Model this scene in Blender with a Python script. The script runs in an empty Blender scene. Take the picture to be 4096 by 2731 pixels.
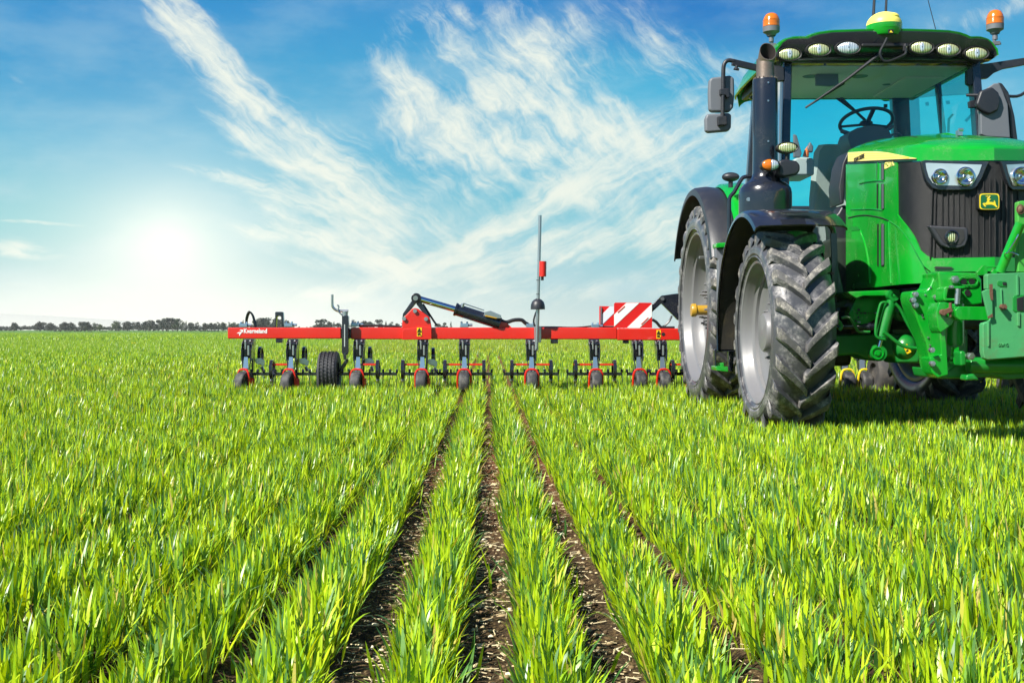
import bpy, bmesh, math, random
import numpy as np
from math import sin, cos, pi, radians, sqrt, atan2, exp
from mathutils import Vector, Matrix
random.seed(7); RNG = np.random.default_rng(11)
C = bpy.context.scene.collection
S = bpy.context.scene

# ---------------------------------------------------------------- camera
FX = 1150.0; CU, CV, CH = 488.0, 329.0, 0.80     # focal length in pixels, vanishing point of the crop rows, eye height
cam_d = bpy.data.cameras.new("camera"); cam = bpy.data.objects.new("camera", cam_d); C.objects.link(cam)
cam.location = (0, 0, CH); cam.rotation_euler = (pi/2, 0, 0)
cam_d.sensor_width = 36.0; cam_d.lens = FX/1024*36.0
cam_d.shift_x = (512-CU)/1024; cam_d.shift_y = -(341-CV)/1024
cam_d.clip_start = 0.05; cam_d.clip_end = 20000
S.camera = cam
S.view_settings.view_transform = 'Standard'; S.view_settings.look = 'None'
S.view_settings.gamma = 1.0; S.view_settings.use_curve_mapping = False
EXPO = 0.88
S.view_settings.exposure = EXPO

def srgb(r, g, b):
    f = lambda c: (c/255/12.92) if c/255 <= .04045 else ((c/255+.055)/1.055)**2.4
    return (f(r), f(g), f(b), 1.0)

# ---------------------------------------------------------------- node helper
class NT:
    def __init__(s, tree): s.t = tree; s.n = tree.nodes; s.l = tree.links
    def new(s, typ, **k):
        n = s.n.new(typ)
        for a, v in k.items(): setattr(n, a, v)
        return n
    def put(s, sock, v):
        if isinstance(v, bpy.types.NodeSocket): s.l.new(v, sock)
        elif v is not None: sock.default_value = v
    def m(s, op, a, b=None, c=None, clamp=False):
        n = s.new('ShaderNodeMath', operation=op); n.use_clamp = clamp
        s.put(n.inputs[0], a)
        if b is not None: s.put(n.inputs[1], b)
        if c is not None: s.put(n.inputs[2], c)
        return n.outputs[0]
    def comb(s, x, y, z):
        n = s.new('ShaderNodeCombineXYZ'); s.put(n.inputs[0], x); s.put(n.inputs[1], y); s.put(n.inputs[2], z); return n.outputs[0]
    def sep(s, v):
        n = s.new('ShaderNodeSeparateXYZ'); s.put(n.inputs[0], v); return n.outputs
    def noise(s, vec, scale=5, detail=3, rough=.5, dist=0):
        n = s.new('ShaderNodeTexNoise'); s.put(n.inputs['Vector'], vec); s.put(n.inputs['Scale'], scale); s.put(n.inputs['Detail'], detail)
        s.put(n.inputs['Roughness'], rough); s.put(n.inputs['Distortion'], dist); return n.outputs[0]
    def ramp(s, f, stops, interp='LINEAR'):
        n = s.new('ShaderNodeValToRGB'); n.color_ramp.interpolation = interp; s.put(n.inputs[0], f)
        e = n.color_ramp.elements
        while len(e) < len(stops): e.new(.5)
        for q, (p, c) in zip(e, stops):
            q.position = p; q.color = c if hasattr(c, '__len__') else (c, c, c, 1)
        return n.outputs[0]
    def mix(s, f, a, b, mode='MIX'):
        n = s.new('ShaderNodeMix', data_type='RGBA', blend_type=mode); s.put(n.inputs[0], f); s.put(n.inputs[6], a); s.put(n.inputs[7], b); return n.outputs[2]
    def sm(s, v, a, b):
        n = s.new('ShaderNodeMapRange', interpolation_type='SMOOTHSTEP'); s.put(n.inputs[0], v); s.put(n.inputs[1], a); s.put(n.inputs[2], b); return n.outputs[0]

# ---------------------------------------------------------------- sun
SUN_AZ = radians(-128); SUN_EL = radians(43)   # measured from +Y (ahead), negative = to the left
to_sun = Vector((sin(SUN_AZ)*cos(SUN_EL), cos(SUN_AZ)*cos(SUN_EL), sin(SUN_EL)))
sd = bpy.data.lights.new("sun", 'SUN'); sd.energy = 4.9; sd.angle = radians(.5); sd.color = (1.0, .955, .87)
so = bpy.data.objects.new("sun", sd); C.objects.link(so); so.rotation_euler = to_sun.to_track_quat('Z', 'Y').to_euler(); so.location = (-20, -15, 20)

# ---------------------------------------------------------------- sky
W = bpy.data.worlds.new("World"); S.world = W; W.use_nodes = True; W.node_tree.nodes.clear()
w = NT(W.node_tree)
def AE(u, v):
    dx, dz = (u-CU)/FX, (CV-v)/FX
    return atan2(dx, 1)*FX, math.atan(dz/sqrt(1+dx*dx))*FX      # azimuth and elevation, scaled by FX
tc = w.new('ShaderNodeTexCoord'); d = w.sep(tc.outputs['Generated'])
az = w.m('MULTIPLY', w.m('ARCTAN2', d[0], d[1]), FX)
el = w.m('MULTIPLY', w.m('ARCSINE', d[2]), FX)
eln = w.m('DIVIDE', el, FX*pi/2, clamp=True)
q = lambda deg: deg/90
base = w.ramp(eln, [(0, srgb(196,222,220)), (q(2), srgb(160,208,216)), (q(5), srgb(128,204,218)), (q(9), srgb(92,190,222)), (q(13), srgb(62,170,216)),
                    (q(17), srgb(32,136,208)), (q(35), srgb(14,84,166)), (1, srgb(8,50,118))])
nish = w.new('ShaderNodeTexSky', sky_type='NISHITA'); nish.sun_disc = False; nish.sun_elevation = SUN_EL; nish.sun_rotation = SUN_AZ
nsc = w.new('ShaderNodeVectorMath', operation='SCALE'); w.l.new(nish.outputs[0], nsc.inputs[0]); nsc.inputs[3].default_value = .10
base = w.mix(.06, base, nsc.outputs[0])
# deeper blue high up ahead, cyan tint right of the middle
def blob(cx, cy, L, Wd, ang, k=1.0, pw=1.0):
    a0, e0 = AE(cx, cy); t = radians(ang)
    dx = w.m('SUBTRACT', az, a0); dy = w.m('SUBTRACT', e0, el)           # dy points down, as ang does
    s_ = w.m('DIVIDE', w.m('ADD', w.m('MULTIPLY', dx, cos(t)), w.m('MULTIPLY', dy, sin(t))), L)
    t_ = w.m('DIVIDE', w.m('SUBTRACT', w.m('MULTIPLY', dy, cos(t)), w.m('MULTIPLY', dx, sin(t))), Wd)
    r2 = w.m('ADD', w.m('MULTIPLY', s_, s_), w.m('MULTIPLY', t_, t_))
    if pw != 1.0: r2 = w.m('POWER', r2, pw)
    return w.m('MULTIPLY', w.m('POWER', 2.718, w.m('MULTIPLY', r2, -1)), k)
base = w.mix(blob(40, 10, 260, 110, 0, .5), base, srgb(44,140,206))
base = w.mix(blob(680, 10, 170, 45, 5, .55), base, srgb(18,96,190))
base = w.mix(blob(640, 110, 110, 60, 20, .55), base, srgb(72,186,222))
base = w.mix(blob(395, 90, 60, 90, -30, .35), base, srgb(70,160,212))
base = w.mix(blob(0, 230, 160, 60, 0, .5), base, srgb(150,218,218))
def group(ang, fs, ft, seed, warp, blobs, edge=.16, soft=.62):
    t = radians(ang)
    n1 = w.new('ShaderNodeTexNoise'); w.l.new(w.comb(w.m('DIVIDE', az, 210), w.m('DIVIDE', el, 160), seed*1.7), n1.inputs['Vector']); n1.inputs['Scale'].default_value = 1.0; n1.inputs['Detail'].default_value = 2
    c1 = w.sep(n1.outputs['Color'])
    X = w.m('ADD', az, w.m('MULTIPLY', w.m('SUBTRACT', c1[0], .5), warp)); Y = w.m('ADD', w.m('MULTIPLY', el, -1), w.m('MULTIPLY', w.m('SUBTRACT', c1[1], .5), warp))
    n2 = w.new('ShaderNodeTexNoise'); w.l.new(w.comb(w.m('DIVIDE', az, 34), w.m('DIVIDE', el, 26), seed*2.3), n2.inputs['Vector']); n2.inputs['Scale'].default_value = 1.0; n2.inputs['Detail'].default_value = 4
    c2 = w.sep(n2.outputs['Color']); X = w.m('ADD', X, w.m('MULTIPLY', w.m('SUBTRACT', c2[0], .5), 22)); Y = w.m('ADD', Y, w.m('MULTIPLY', w.m('SUBTRACT', c2[1], .5), 22))
    s_ = w.m('ADD', w.m('MULTIPLY', X, cos(t)), w.m('MULTIPLY', Y, sin(t)))
    t_ = w.m('SUBTRACT', w.m('MULTIPLY', Y, cos(t)), w.m('MULTIPLY', X, sin(t)))
    nf = w.noise(w.comb(w.m('DIVIDE', s_, fs), w.m('DIVIDE', t_, ft), seed), 1, 7, .66, .25)          # fibres
    nb = w.noise(w.comb(w.m('DIVIDE', s_, fs*.8), w.m('DIVIDE', t_, ft*4.2), seed+9), 1, 4, .55)     # patches
    nb = w.m('ADD', w.m('MULTIPLY', w.m('SUBTRACT', nb, .5), 2.0), .5); nf = w.m('ADD', w.m('MULTIPLY', w.m('SUBTRACT', nf, .5), 2.2), .5)
    ng = w.noise(w.comb(w.m('DIVIDE', X, 46), w.m('DIVIDE', Y, 30), seed+4), 1, 6, .62); ng = w.m('ADD', w.m('MULTIPLY', w.m('SUBTRACT', ng, .5), 2.2), .5)
    n = w.m('ADD', w.m('ADD', w.m('MULTIPLY', nf, .42), w.m('MULTIPLY', nb, .28)), w.m('MULTIPLY', ng, .32))
    tot = None
    for b in blobs:
        g = blob(*b); tot = g if tot is None else w.m('ADD', tot, g)
    tot = w.m('SUBTRACT', 1.12, w.m('MULTIPLY', w.m('POWER', 2.718, w.m('MULTIPLY', tot, -1.15)), 1.12))
    body = w.sm(w.m('ADD', w.m('MULTIPLY', tot, .72), w.m('MULTIPLY', n, .98)), .74, 1.38)
    return w.m('MULTIPLY', body, w.m('MINIMUM', w.m('MULTIPLY', tot, 1.6), 1.0))
gA = group(38, 80, 9, 3.1, 60, [(178,10,50,22,44,.7), (205,46,60,20,50,.95), (240,88,60,18,50,.95), (285,136,60,26,42,.82), (335,175,80,42,36,.72),
                                       (372,214,60,36,40,.75), (255,142,62,10,26,.85), (160,22,26,14,40,.7), (350,60,40,26,20,.3)])
gB = group(20, 90, 7, 8.4, 50, [(262,188,85,7,14,.9), (318,208,80,20,24,.8), (345,243,90,14,20,1.0), (275,236,55,9,12,.75), (330,268,70,9,16,.6), (440,232,70,26,20,.6), (345,297,60,7,4,.8), (392,270,80,12,18,.7), (290,165,90,6,12,.5)])
gC = group(-26, 120, 10.5, 14.2, 55, [(500,225,100,15,-26,.95), (590,185,140,24,-24,.85), (470,265,120,18,-12,.95), (600,240,160,20,-12,.60), (690,150,110,36,-30,.55), (560,292,200,16,-5,.60), (700,235,120,40,-15,.40), (850,250,140,60,-12,.35), (330,290,60,14,-6,.7), (650,120,90,20,-30,.5)])
gD = group(48, 50, 11, 21.7, 70, [(560,110,130,80,0,.50), (430,190,100,60,30,.50), (700,170,90,60,-20,.4), (480,40,110,40,0,.30), (410,112,34,28,50,.95), (450,135,55,22,42,.9), (395,70,50,10,40,.6), (470,60,60,22,50,.5), (520,90,60,40,-50,.75), (560,125,60,30,10,.7), (610,125,50,22,20,.6), (540,165,90,20,30,.7), (560,40,60,22,-40,.45), (640,15,60,12,60,.35), (460,20,80,25,-10,.3), (950,22,80,18,-20,.5), (1010,8,40,10,-20,.5), (700,60,80,30,20,.4)])
gE = group(6, 60, 5, 30.2, 30, [(24,250,38,9,6,1.35), (36,222,50,2.5,3,.8), (14,78,26,4,35,.4), (20,285,40,4,3,.5)])
cl = None
for g in (gA, gB, gC, gD, gE): cl = g if cl is None else w.m('SUBTRACT', w.m('ADD', cl, g), w.m('MULTIPLY', cl, g))
cl = w.m('MULTIPLY', cl, .93)
vn = w.noise(w.comb(w.m('DIVIDE', az, 150), w.m('DIVIDE', el, 60), 5), 1, 6, .6)
veil = w.m('MULTIPLY', w.sm(vn, .38, .72), w.ramp(eln, [(0, .55), (q(4), .5), (q(9), .30), (q(20), .18), (1, .1)]))
sky = w.mix(veil, base, srgb(196,226,234))
sky = w.mix(cl, sky, srgb(246,250,236))
# brightness round the low white sun and along the horizon below it
glow = w.m('SUBTRACT', 1, w.m('POWER', 2.718, w.m('MULTIPLY', w.m('ADD', w.m('ADD', blob(168,246,30,27,0,1.9,.46), blob(168,252,120,84,0,.50,.8)), w.m('ADD', blob(168,300,230,60,0,.30), blob(150,338,300,42,0,2.0))), -1)))
sky = w.mix(glow, sky, srgb(255,255,240))
hl = w.new('ShaderNodeVectorMath', operation='SCALE'); w.l.new(sky, hl.inputs[0])
w.put(hl.inputs[3], w.m('MULTIPLY', w.m('ADD', 1.0, w.m('MULTIPLY', glow, .24)), 2**-EXPO))
bg = w.new('ShaderNodeBackground'); w.l.new(hl.outputs[0], bg.inputs[0]); bg.inputs[1].default_value = 1.0
wo = w.new('ShaderNodeOutputWorld'); w.l.new(bg.outputs[0], wo.inputs[0])

# ---------------------------------------------------------------- materials
MATS = {}
def mat(name, col, rough=.5, metal=0.0, bump=0.0, bscale=60, dirt=None, dscale=6, damt=.5, coat=0.0, ior=1.5, vary=.0, alpha=None, trans=0.0):
    if name in MATS: return MATS[name]
    m = bpy.data.materials.new(name); m.use_nodes = True; m.node_tree.nodes.clear(); t = NT(m.node_tree)
    p = t.new('ShaderNodeBsdfPrincipled'); o = t.new('ShaderNodeOutputMaterial'); t.l.new(p.outputs[0], o.inputs[0])
    tc = t.new('ShaderNodeTexCoord').outputs['Object']
    col = tuple(col[:3])+(1,)
    c = col
    if vary: 
        n = t.noise(tc, 3.0, 4); k = t.ramp(n, [(.3, 1-vary), (.7, 1+vary)])
        c = t.mix(1.0, col, k, 'MULTIPLY')
    r = rough
    if dirt:
        n = t.noise(tc, dscale, 8, .65); f = t.m('MULTIPLY', t.sm(n, .45, .7), damt)
        n2 = t.noise(tc, dscale*9, 4, .7); f = t.m('MULTIPLY', f, t.sm(n2, .3, .65))
        c = t.mix(f, c, tuple(dirt[:3])+(1,)); r = t.m('ADD', rough, t.m('MULTIPLY', f, .5), clamp=True)
    t.put(p.inputs['Base Color'], c); t.put(p.inputs['Roughness'], r); p.inputs['Metallic'].default_value = metal
    p.inputs['Coat Weight'].default_value = coat; p.inputs['Coat Roughness'].default_value = .06; p.inputs['IOR'].default_value = ior
    p.inputs['Transmission Weight'].default_value = trans
    if alpha is not None: p.inputs['Alpha'].default_value = alpha
    if bump:
        b = t.new('ShaderNodeBump'); b.inputs['Strength'].default_value = bump; b.inputs['Distance'].default_value = .004
        t.l.new(t.noise(tc, bscale, 5, .6), b.inputs['Height']); t.l.new(b.outputs[0], p.inputs['Normal'])
    MATS[name] = m; return m
DUST = (.22, .19, .14)
M_green = mat('green_paint', (.003, .29, .017), .22, coat=.6, dirt=DUST, dscale=5, damt=.22, vary=.08)
M_dgreen = mat('green_cast_paint', (.004, .20, .022), .36, coat=.3, bump=.25, bscale=90, dirt=DUST, dscale=4, damt=.18, vary=.08)
M_wgreen = mat('weathered_green_paint', (.05, .29, .10), .55, bump=.35, bscale=45, dirt=(.14,.07,.03), dscale=5, damt=.38, vary=.12)
M_yellow = mat('yellow_paint', (.80, .60, .02), .35, coat=.3)
M_stripe = mat('pale_yellow_film', (.85, .72, .22), .35)
M_black = mat('black_plastic', (.018, .020, .027), .42, bump=.25, bscale=220, dirt=DUST, dscale=5, damt=.12)
M_gloss = mat('black_gloss_paint', (.012, .015, .024), .22, coat=.6, dirt=DUST, dscale=5, damt=.08)
M_mesh = mat('black_mesh', (.006, .006, .007), .42, bump=1.0, bscale=380, dirt=(.10,.10,.10), dscale=14, damt=.10)
M_under = mat('dirty_black_plastic', (.022, .020, .015), .75, bump=.4, bscale=90, dirt=(.13,.10,.045), dscale=5, damt=.5)
M_rubber = mat('tyre_rubber', (.062, .064, .072), .30, bump=.30, bscale=70, dirt=(.44,.42,.41), dscale=6, damt=.85)
M_lug = mat('dusty_tread_rubber', (.085, .083, .082), .75, bump=1.0, bscale=40, dirt=(.50,.46,.40), dscale=16, damt=1.0)
M_rim = mat('light_grey_rim_paint', (.16, .16, .168), .40, coat=.2, dirt=DUST, dscale=3, damt=.12, vary=.04)
M_amberm = mat('ochre_paint', (.42, .24, .02), .35, dirt=DUST, damt=.3)
M_rust = mat('rusty_steel', (.12, .055, .032), .7, bump=.6, dirt=(.3,.2,.14), damt=.5)
M_steel = mat('zinc_steel', (.55, .56, .58), .3, .9, bump=.1, dirt=DUST, damt=.15)
M_chrome = mat('chrome_rod', (.75, .77, .80), .12, 1.0)
M_pipe = mat('scorched_exhaust_steel', (.24, .19, .16), .45, .7, bump=.3, dirt=(.10,.06,.04), damt=.6)
M_soot = mat('sooty_steel', (.012, .008, .007), .85)
M_red = mat('red_paint', (.60, .016, .008), .36, coat=.4, dirt=(.35,.05,.03), dscale=7, damt=.16, vary=.05)
M_white = mat('white_film', (.80, .82, .78), .4)
M_wred = mat('red_reflective_film', (.60, .012, .012), .35)
M_wblue = mat('pale_blue_film', (.62, .70, .76), .4)
M_sticker = mat('yellow_sticker', (.85, .55, .01), .4)
M_ink = mat('black_ink', (.012, .012, .012), .5)
M_wink = mat('white_ink', (.85, .85, .85), .5)
M_orange = mat('orange_lens', (.62, .15, .008), .2, coat=.6)
M_orangep = mat('orange_plastic', (.70, .16, .03), .4)
M_lgrey = mat('light_grey_plastic', (.42, .46, .46), .5)
M_mgrey = mat('grey_plastic', (.13, .14, .16), .5, bump=.15, bscale=200)
M_seat = mat('grey_seat_fabric', (.34, .37, .35), .9, bump=.8, bscale=160)
M_liner = mat('grey_roof_lining', (.80, .82, .80), .85)
M_blue = mat('zinc_blue_steel', (.36, .48, .62), .28, .75)
M_hose = mat('black_hose_rubber', (.015, .015, .017), .35)
M_refl = mat('lamp_reflector', (.66, .70, .70), .22, .70, bump=.1, bscale=30)
M_lensy = mat('yellowish_lamp_lens', (.58, .62, .22), .14, .92, bump=1.0, bscale=55, coat=1.0)
M_lensb = mat('clear_lamp_lens', (.60, .70, .80), .14, .92, bump=1.0, bscale=55, coat=1.0)
def glass(name, tint, refl=.10):
    m = bpy.data.materials.new(name); m.use_nodes = True; m.node_tree.nodes.clear(); t = NT(m.node_tree)
    tr = t.new('ShaderNodeBsdfTransparent'); tr.inputs[0].default_value = tint+(1,)
    gl = t.new('ShaderNodeBsdfGlossy'); gl.inputs['Roughness'].default_value = .02
    fr = t.new('ShaderNodeFresnel'); fr.inputs[0].default_value = 1.45
    mx = t.new('ShaderNodeMixShader'); t.put(mx.inputs[0], t.m('MULTIPLY', fr.outputs[0], refl*10, clamp=True)); t.l.new(tr.outputs[0], mx.inputs[1]); t.l.new(gl.outputs[0], mx.inputs[2])
    o = t.new('ShaderNodeOutputMaterial'); t.l.new(mx.outputs[0], o.inputs[0]); return m
M_glass = glass('clear_tinted_glass', (.90, .97, .97), .12)
M_glassb = glass('blue_tinted_glass', (.16, .98, 1.0), .05)
M_clear = glass('clear_glass', (.93, .96, .95), .10)

def ribbed(name, c1, c2, sc):
    m = bpy.data.materials.new(name); m.use_nodes = True; t = NT(m.node_tree); p = m.node_tree.nodes['Principled BSDF']
    wv = t.new('ShaderNodeTexWave', wave_type='BANDS', bands_direction='X'); wv.inputs['Scale'].default_value = sc; wv.inputs['Distortion'].default_value = 1.2; t.l.new(t.new('ShaderNodeTexCoord').outputs['Object'], wv.inputs['Vector'])
    t.put(p.inputs['Base Color'], t.mix(wv.outputs['Fac'], c1+(1,), c2+(1,))); p.inputs['Roughness'].default_value = .18; p.inputs['Metallic'].default_value = .35; p.inputs['Coat Weight'].default_value = 1.0  # pale and dark bands put the ribs' reflections into the base colour
    b = t.new('ShaderNodeBump'); b.inputs['Strength'].default_value = .6; b.inputs['Distance'].default_value = .004; t.l.new(wv.outputs['Fac'], b.inputs['Height']); t.l.new(b.outputs[0], p.inputs['Normal'])
    return m
M_lensy = ribbed('ribbed_yellowish_lens', (.16,.19,.05), (.92,.94,.55), 22)
M_lensb = ribbed('ribbed_clear_lens', (.22,.30,.38), (.93,.97,1.0), 22)

# ---------------------------------------------------------------- mesh helpers
def PW(u, v, Y): return Vector(((u-CU)*Y/FX, Y, CH+(CV-v)*Y/FX))
class B:
    """collects vertices and faces; build() links them as one mesh object"""
    def __init__(s): s.v = []; s.f = []; s.mi = []; s.k = 0
    def add(s, vs, fs, mi=None):
        o = len(s.v); s.v += [tuple(x) for x in vs]; s.f += [tuple(i+o for i in f) for f in fs]; s.mi += [s.k if mi is None else mi]*len(fs); return s
    def box(s, c, d, R=None):
        x, y, z = d[0]/2, d[1]/2, d[2]/2
        vs = [Vector(p) for p in ((-x,-y,-z),(x,-y,-z),(x,y,-z),(-x,y,-z),(-x,-y,z),(x,-y,z),(x,y,z),(-x,y,z))]
        if R is not None: vs = [R @ p for p in vs]
        c = Vector(c); return s.add([p+c for p in vs], [(0,3,2,1),(4,5,6,7),(0,1,5,4),(1,2,6,5),(2,3,7,6),(3,0,4,7)])
    def bx(s, x0, x1, y0, y1, z0, z1): return s.box(((x0+x1)/2, (y0+y1)/2, (z0+z1)/2), (abs(x1-x0), abs(y1-y0), abs(z1-z0)))
    def beam(s, a, b, wd, ht, up=(0,0,1)):
        a, b = Vector(a), Vector(b); y = (b-a).normalized(); up = Vector(up)
        x = y.cross(up); x = x.normalized() if x.length > 1e-4 else y.cross(Vector((1,0,0))).normalized(); z = x.cross(y)
        R = Matrix((x, y, z)).transposed(); return s.box((a+b)/2, (wd, (b-a).length, ht), R)
    def tube(s, pts, r, n=12, caps=True, closed=False):
        P = [Vector(p) for p in pts]; N = len(P); rs = r if hasattr(r, '__len__') else [r]*N
        rings = []; prev = None
        for i, p in enumerate(P):
            if closed: t = (P[(i+1) % N]-P[i-1])
            else: t = (P[min(i+1, N-1)]-P[max(i-1, 0)])
            t = t.normalized() if t.length > 1e-9 else Vector((0,0,1))
            if prev is None:
                a = t.cross(Vector((0,0,1))); a = a if a.length > .05 else t.cross(Vector((1,0,0)))
            else: a = prev - t*prev.dot(t)
            a.normalize(); prev = a; b = t.cross(a)
            rings.append([p + (a*cos(2*pi*k/n)+b*sin(2*pi*k/n))*rs[i] for k in range(n)])
        vs = [x for R in rings for x in R]; fs = []
        for i in range(N if closed else N-1):
            j = (i+1) % N
            for k in range(n): fs.append((i*n+k, i*n+(k+1) % n, j*n+(k+1) % n, j*n+k))
        if caps and not closed: fs += [tuple(range(n-1, -1, -1)), tuple((N-1)*n+k for k in range(n))]
        return s.add(vs, fs)
    def cyl(s, a, b, r, n=20, r2=None): return s.tube([a, b], [r, r if r2 is None else r2], n)
    def lathe(s, prof, c, axis='z', n=32, a0=0, a1=2*pi, mi=None, sc=(1,1)):
        """prof: (radius, height along the axis)"""
        full = abs(a1-a0-2*pi) < 1e-6; m = n if full else n+1; c = Vector(c); vs = []
        for r, h in prof:
            for k in range(m):
                a = a0+(a1-a0)*k/n; p, q = r*cos(a)*sc[0], r*sin(a)*sc[1]
                vs.append(c+Vector({'z': (p, q, h), 'x': (h, p, q), 'y': (q, h, p)}[axis]))
        fs = []
        for i in range(len(prof)-1):
            for k in range(n if full else m-1): fs.append((i*m+k, i*m+(k+1) % m, (i+1)*m+(k+1) % m, (i+1)*m+k))
        return s.add(vs, fs, mi)
    def ell(s, c, r, n=20, m=12, zmin=-1.0):
        """ellipsoid, cut below zmin (unit sphere height)"""
        pr = []; t0 = math.asin(max(-1, zmin))
        for i in range(m+1):
            t = t0+(pi/2-t0)*i/m; pr.append((max(cos(t), 1e-4), sin(t)))
        c = Vector(c); vs = []; 
        for a, h in pr:
            for k in range(n): vs.append(c+Vector((a*cos(2*pi*k/n)*r[0], a*sin(2*pi*k/n)*r[1], h*r[2])))
        fs = [(i*n+k, i*n+(k+1) % n, (i+1)*n+(k+1) % n, (i+1)*n+k) for i in range(m) for k in range(n)]
        if zmin > -1: fs.append(tuple(range(n-1, -1, -1)))
        return s.add(vs, fs)
    def prism(s, pts, ext):
        """pts: 3-D polygon; ext: extrusion vector"""
        P = [Vector(p) for p in pts]; e = Vector(ext); n = len(P)
        nrm = Vector((0,0,0))
        for i in range(n): nrm += P[i].cross(P[(i+1) % n])
        if nrm.dot(e) > 0: P = P[::-1]
        return s.add(P+[p+e for p in P], [tuple(range(n)), tuple(range(2*n-1, n-1, -1))]+[(i, i+n, (i+1) % n+n, (i+1) % n) for i in range(n)])
    def pp(s, px, Y, depth, up=None):
        """outline in the plane Y given by image-measured corners, extruded by depth away from the viewer"""
        return s.prism([PW(u, v, Y) for u, v in px], (0, depth, 0))
    def grid(s, rows, flip=False, closed=False):
        n = len(rows[0]); vs = [p for r in rows for p in r]; fs = []
        for i in range(len(rows)-1):
            for k in range(n if closed else n-1):
                q = (i*n+k, i*n+(k+1) % n, (i+1)*n+(k+1) % n, (i+1)*n+k); fs.append(q[::-1] if flip else q)
        return s.add(vs, fs)
    def build(s, name, m, parent=None, bevel=0, smooth=35, label=None, solid=0, sub=0, seg=2):
        me = bpy.data.meshes.new(name); org = Vector((0,0,0)); 
        p = parent
        while p is not None: org += p.location; p = p.parent
        me.from_pydata([(a-org.x, b-org.y, c-org.z) for a, b, c in s.v], [], s.f); me.validate(); me.update()
        for x in (m if isinstance(m, (list, tuple)) else [m]): me.materials.append(x)
        if isinstance(m, (list, tuple)): me.polygons.foreach_set('material_index', s.mi[:len(me.polygons)])
        o = bpy.data.objects.new(name, me); C.objects.link(o)
        if parent: o.parent = parent
        if smooth:
            me.polygons.foreach_set('use_smooth', [True]*len(me.polygons)); me.set_sharp_from_angle(angle=radians(smooth))
        if solid: q = o.modifiers.new('solid', 'SOLIDIFY'); q.thickness = solid; q.offset = 0; q2_ = o.modifiers.new('split', 'EDGE_SPLIT'); q2_.split_angle = radians(smooth or 30); q2_.use_edge_sharp = False
        if sub: q = o.modifiers.new('sub', 'SUBSURF'); q.levels = q.render_levels = sub
        if bevel:
            q = o.modifiers.new('bevel', 'BEVEL'); q.width = bevel; q.segments = seg; q.limit_method = 'ANGLE'; q.angle_limit = radians(40)
            q = o.modifiers.new('wn', 'WEIGHTED_NORMAL'); q.keep_sharp = False
        if label: o['label'] = label
        return o
def _split(s, name, m, parent=None, merge=.012, **kw):
    n = len(s.v); par = list(range(n))
    def fd(a):
        while par[a] != a: par[a] = par[par[a]]; a = par[a]
        return a
    for f in s.f:
        for q_ in f[1:]: par[fd(f[0])] = fd(q_)
    comp = {}
    for i in range(n): comp.setdefault(fd(i), []).append(i)
    bb = []
    for ids in comp.values():
        P = np.array([s.v[i] for i in ids]); bb.append([P.min(0)-merge/2, P.max(0)+merge/2, set(ids)])
    ch = True
    while ch:                                     # pieces whose bounds touch belong to one object
        ch = False
        for i in range(len(bb)):
            for k in range(i+1, len(bb)):
                if (bb[i][0] <= bb[k][1]).all() and (bb[k][0] <= bb[i][1]).all():
                    bb[i] = [np.minimum(bb[i][0], bb[k][0]), np.maximum(bb[i][1], bb[k][1]), bb[i][2] | bb[k][2]]; bb.pop(k); ch = True; break
            if ch: break
    out = []
    for lo, hi, ids in bb:
        mp = {j: i for i, j in enumerate(sorted(ids))}; nb = B(); nb.v = [s.v[j] for j in sorted(ids)]
        for f, mi in zip(s.f, s.mi):
            if f[0] in mp: nb.f.append(tuple(mp[j] for j in f)); nb.mi.append(mi)
        out.append(nb.build(name, m, parent, **kw))
    return out
B.build_split = _split
def tag(o, label=None, cat=None, group=None, kind=None):
    if label: o['label'] = label
    if cat: o['category'] = cat
    if group: o['group'] = group
    if kind: o['kind'] = kind
    return o
def thing(name, loc, label, cat, group=None):
    o = bpy.data.objects.new(name, None); C.objects.link(o); o.location = loc; o.empty_display_size = .2
    return tag(o, label, cat, group)
def copy_tree(o, dx, parent=None, label=None):
    c = o.copy(); C.objects.link(c); c.parent = parent
    if dx is not None: c.location = o.location+Vector(dx)
    if label: c['label'] = label
    for ch in list(o.children): copy_tree(ch, None, c)
    return c
def text(body, name, m, parent, size, origin, R, depth=.002, bold=.0, sx=1.0, shear=0.0):
    cu = bpy.data.curves.new(name, 'FONT'); cu.body = body; cu.size = size; cu.extrude = depth; cu.offset = bold; cu.align_x = 'LEFT'; cu.shear = shear
    tmp = bpy.data.objects.new(name, cu); C.objects.link(tmp)
    dg = bpy.context.evaluated_depsgraph_get(); me = bpy.data.meshes.new_from_object(tmp.evaluated_get(dg)); bpy.data.objects.remove(tmp)
    org = Vector((0,0,0)); p = parent
    while p is not None: org += p.location; p = p.parent
    T = Matrix.Translation(Vector(origin)-org) @ R.to_4x4() @ Matrix.Diagonal((sx,1,1,1)); me.transform(T); me.materials.clear(); me.materials.append(m)
    o = bpy.data.objects.new(name, me); C.objects.link(o); o.parent = parent; return o
R_FRONT = Matrix(((1,0,0),(0,0,-1),(0,1,0)))          # text plane facing -Y
R_LEFT = Matrix(((0,0,-1),(-1,0,0),(0,1,0)))         # facing -X, reading towards -Y
def arcpts(c, r, a0, a1, n, plane='xz'):
    out = []
    for i in range(n+1):
        a = a0+(a1-a0)*i/n; p, q_ = r*cos(a), r*sin(a)
        out.append(Vector(c)+Vector({'xz': (p,0,q_), 'yz': (0,p,q_), 'xy': (p,q_,0)}[plane]))
    return out
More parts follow.
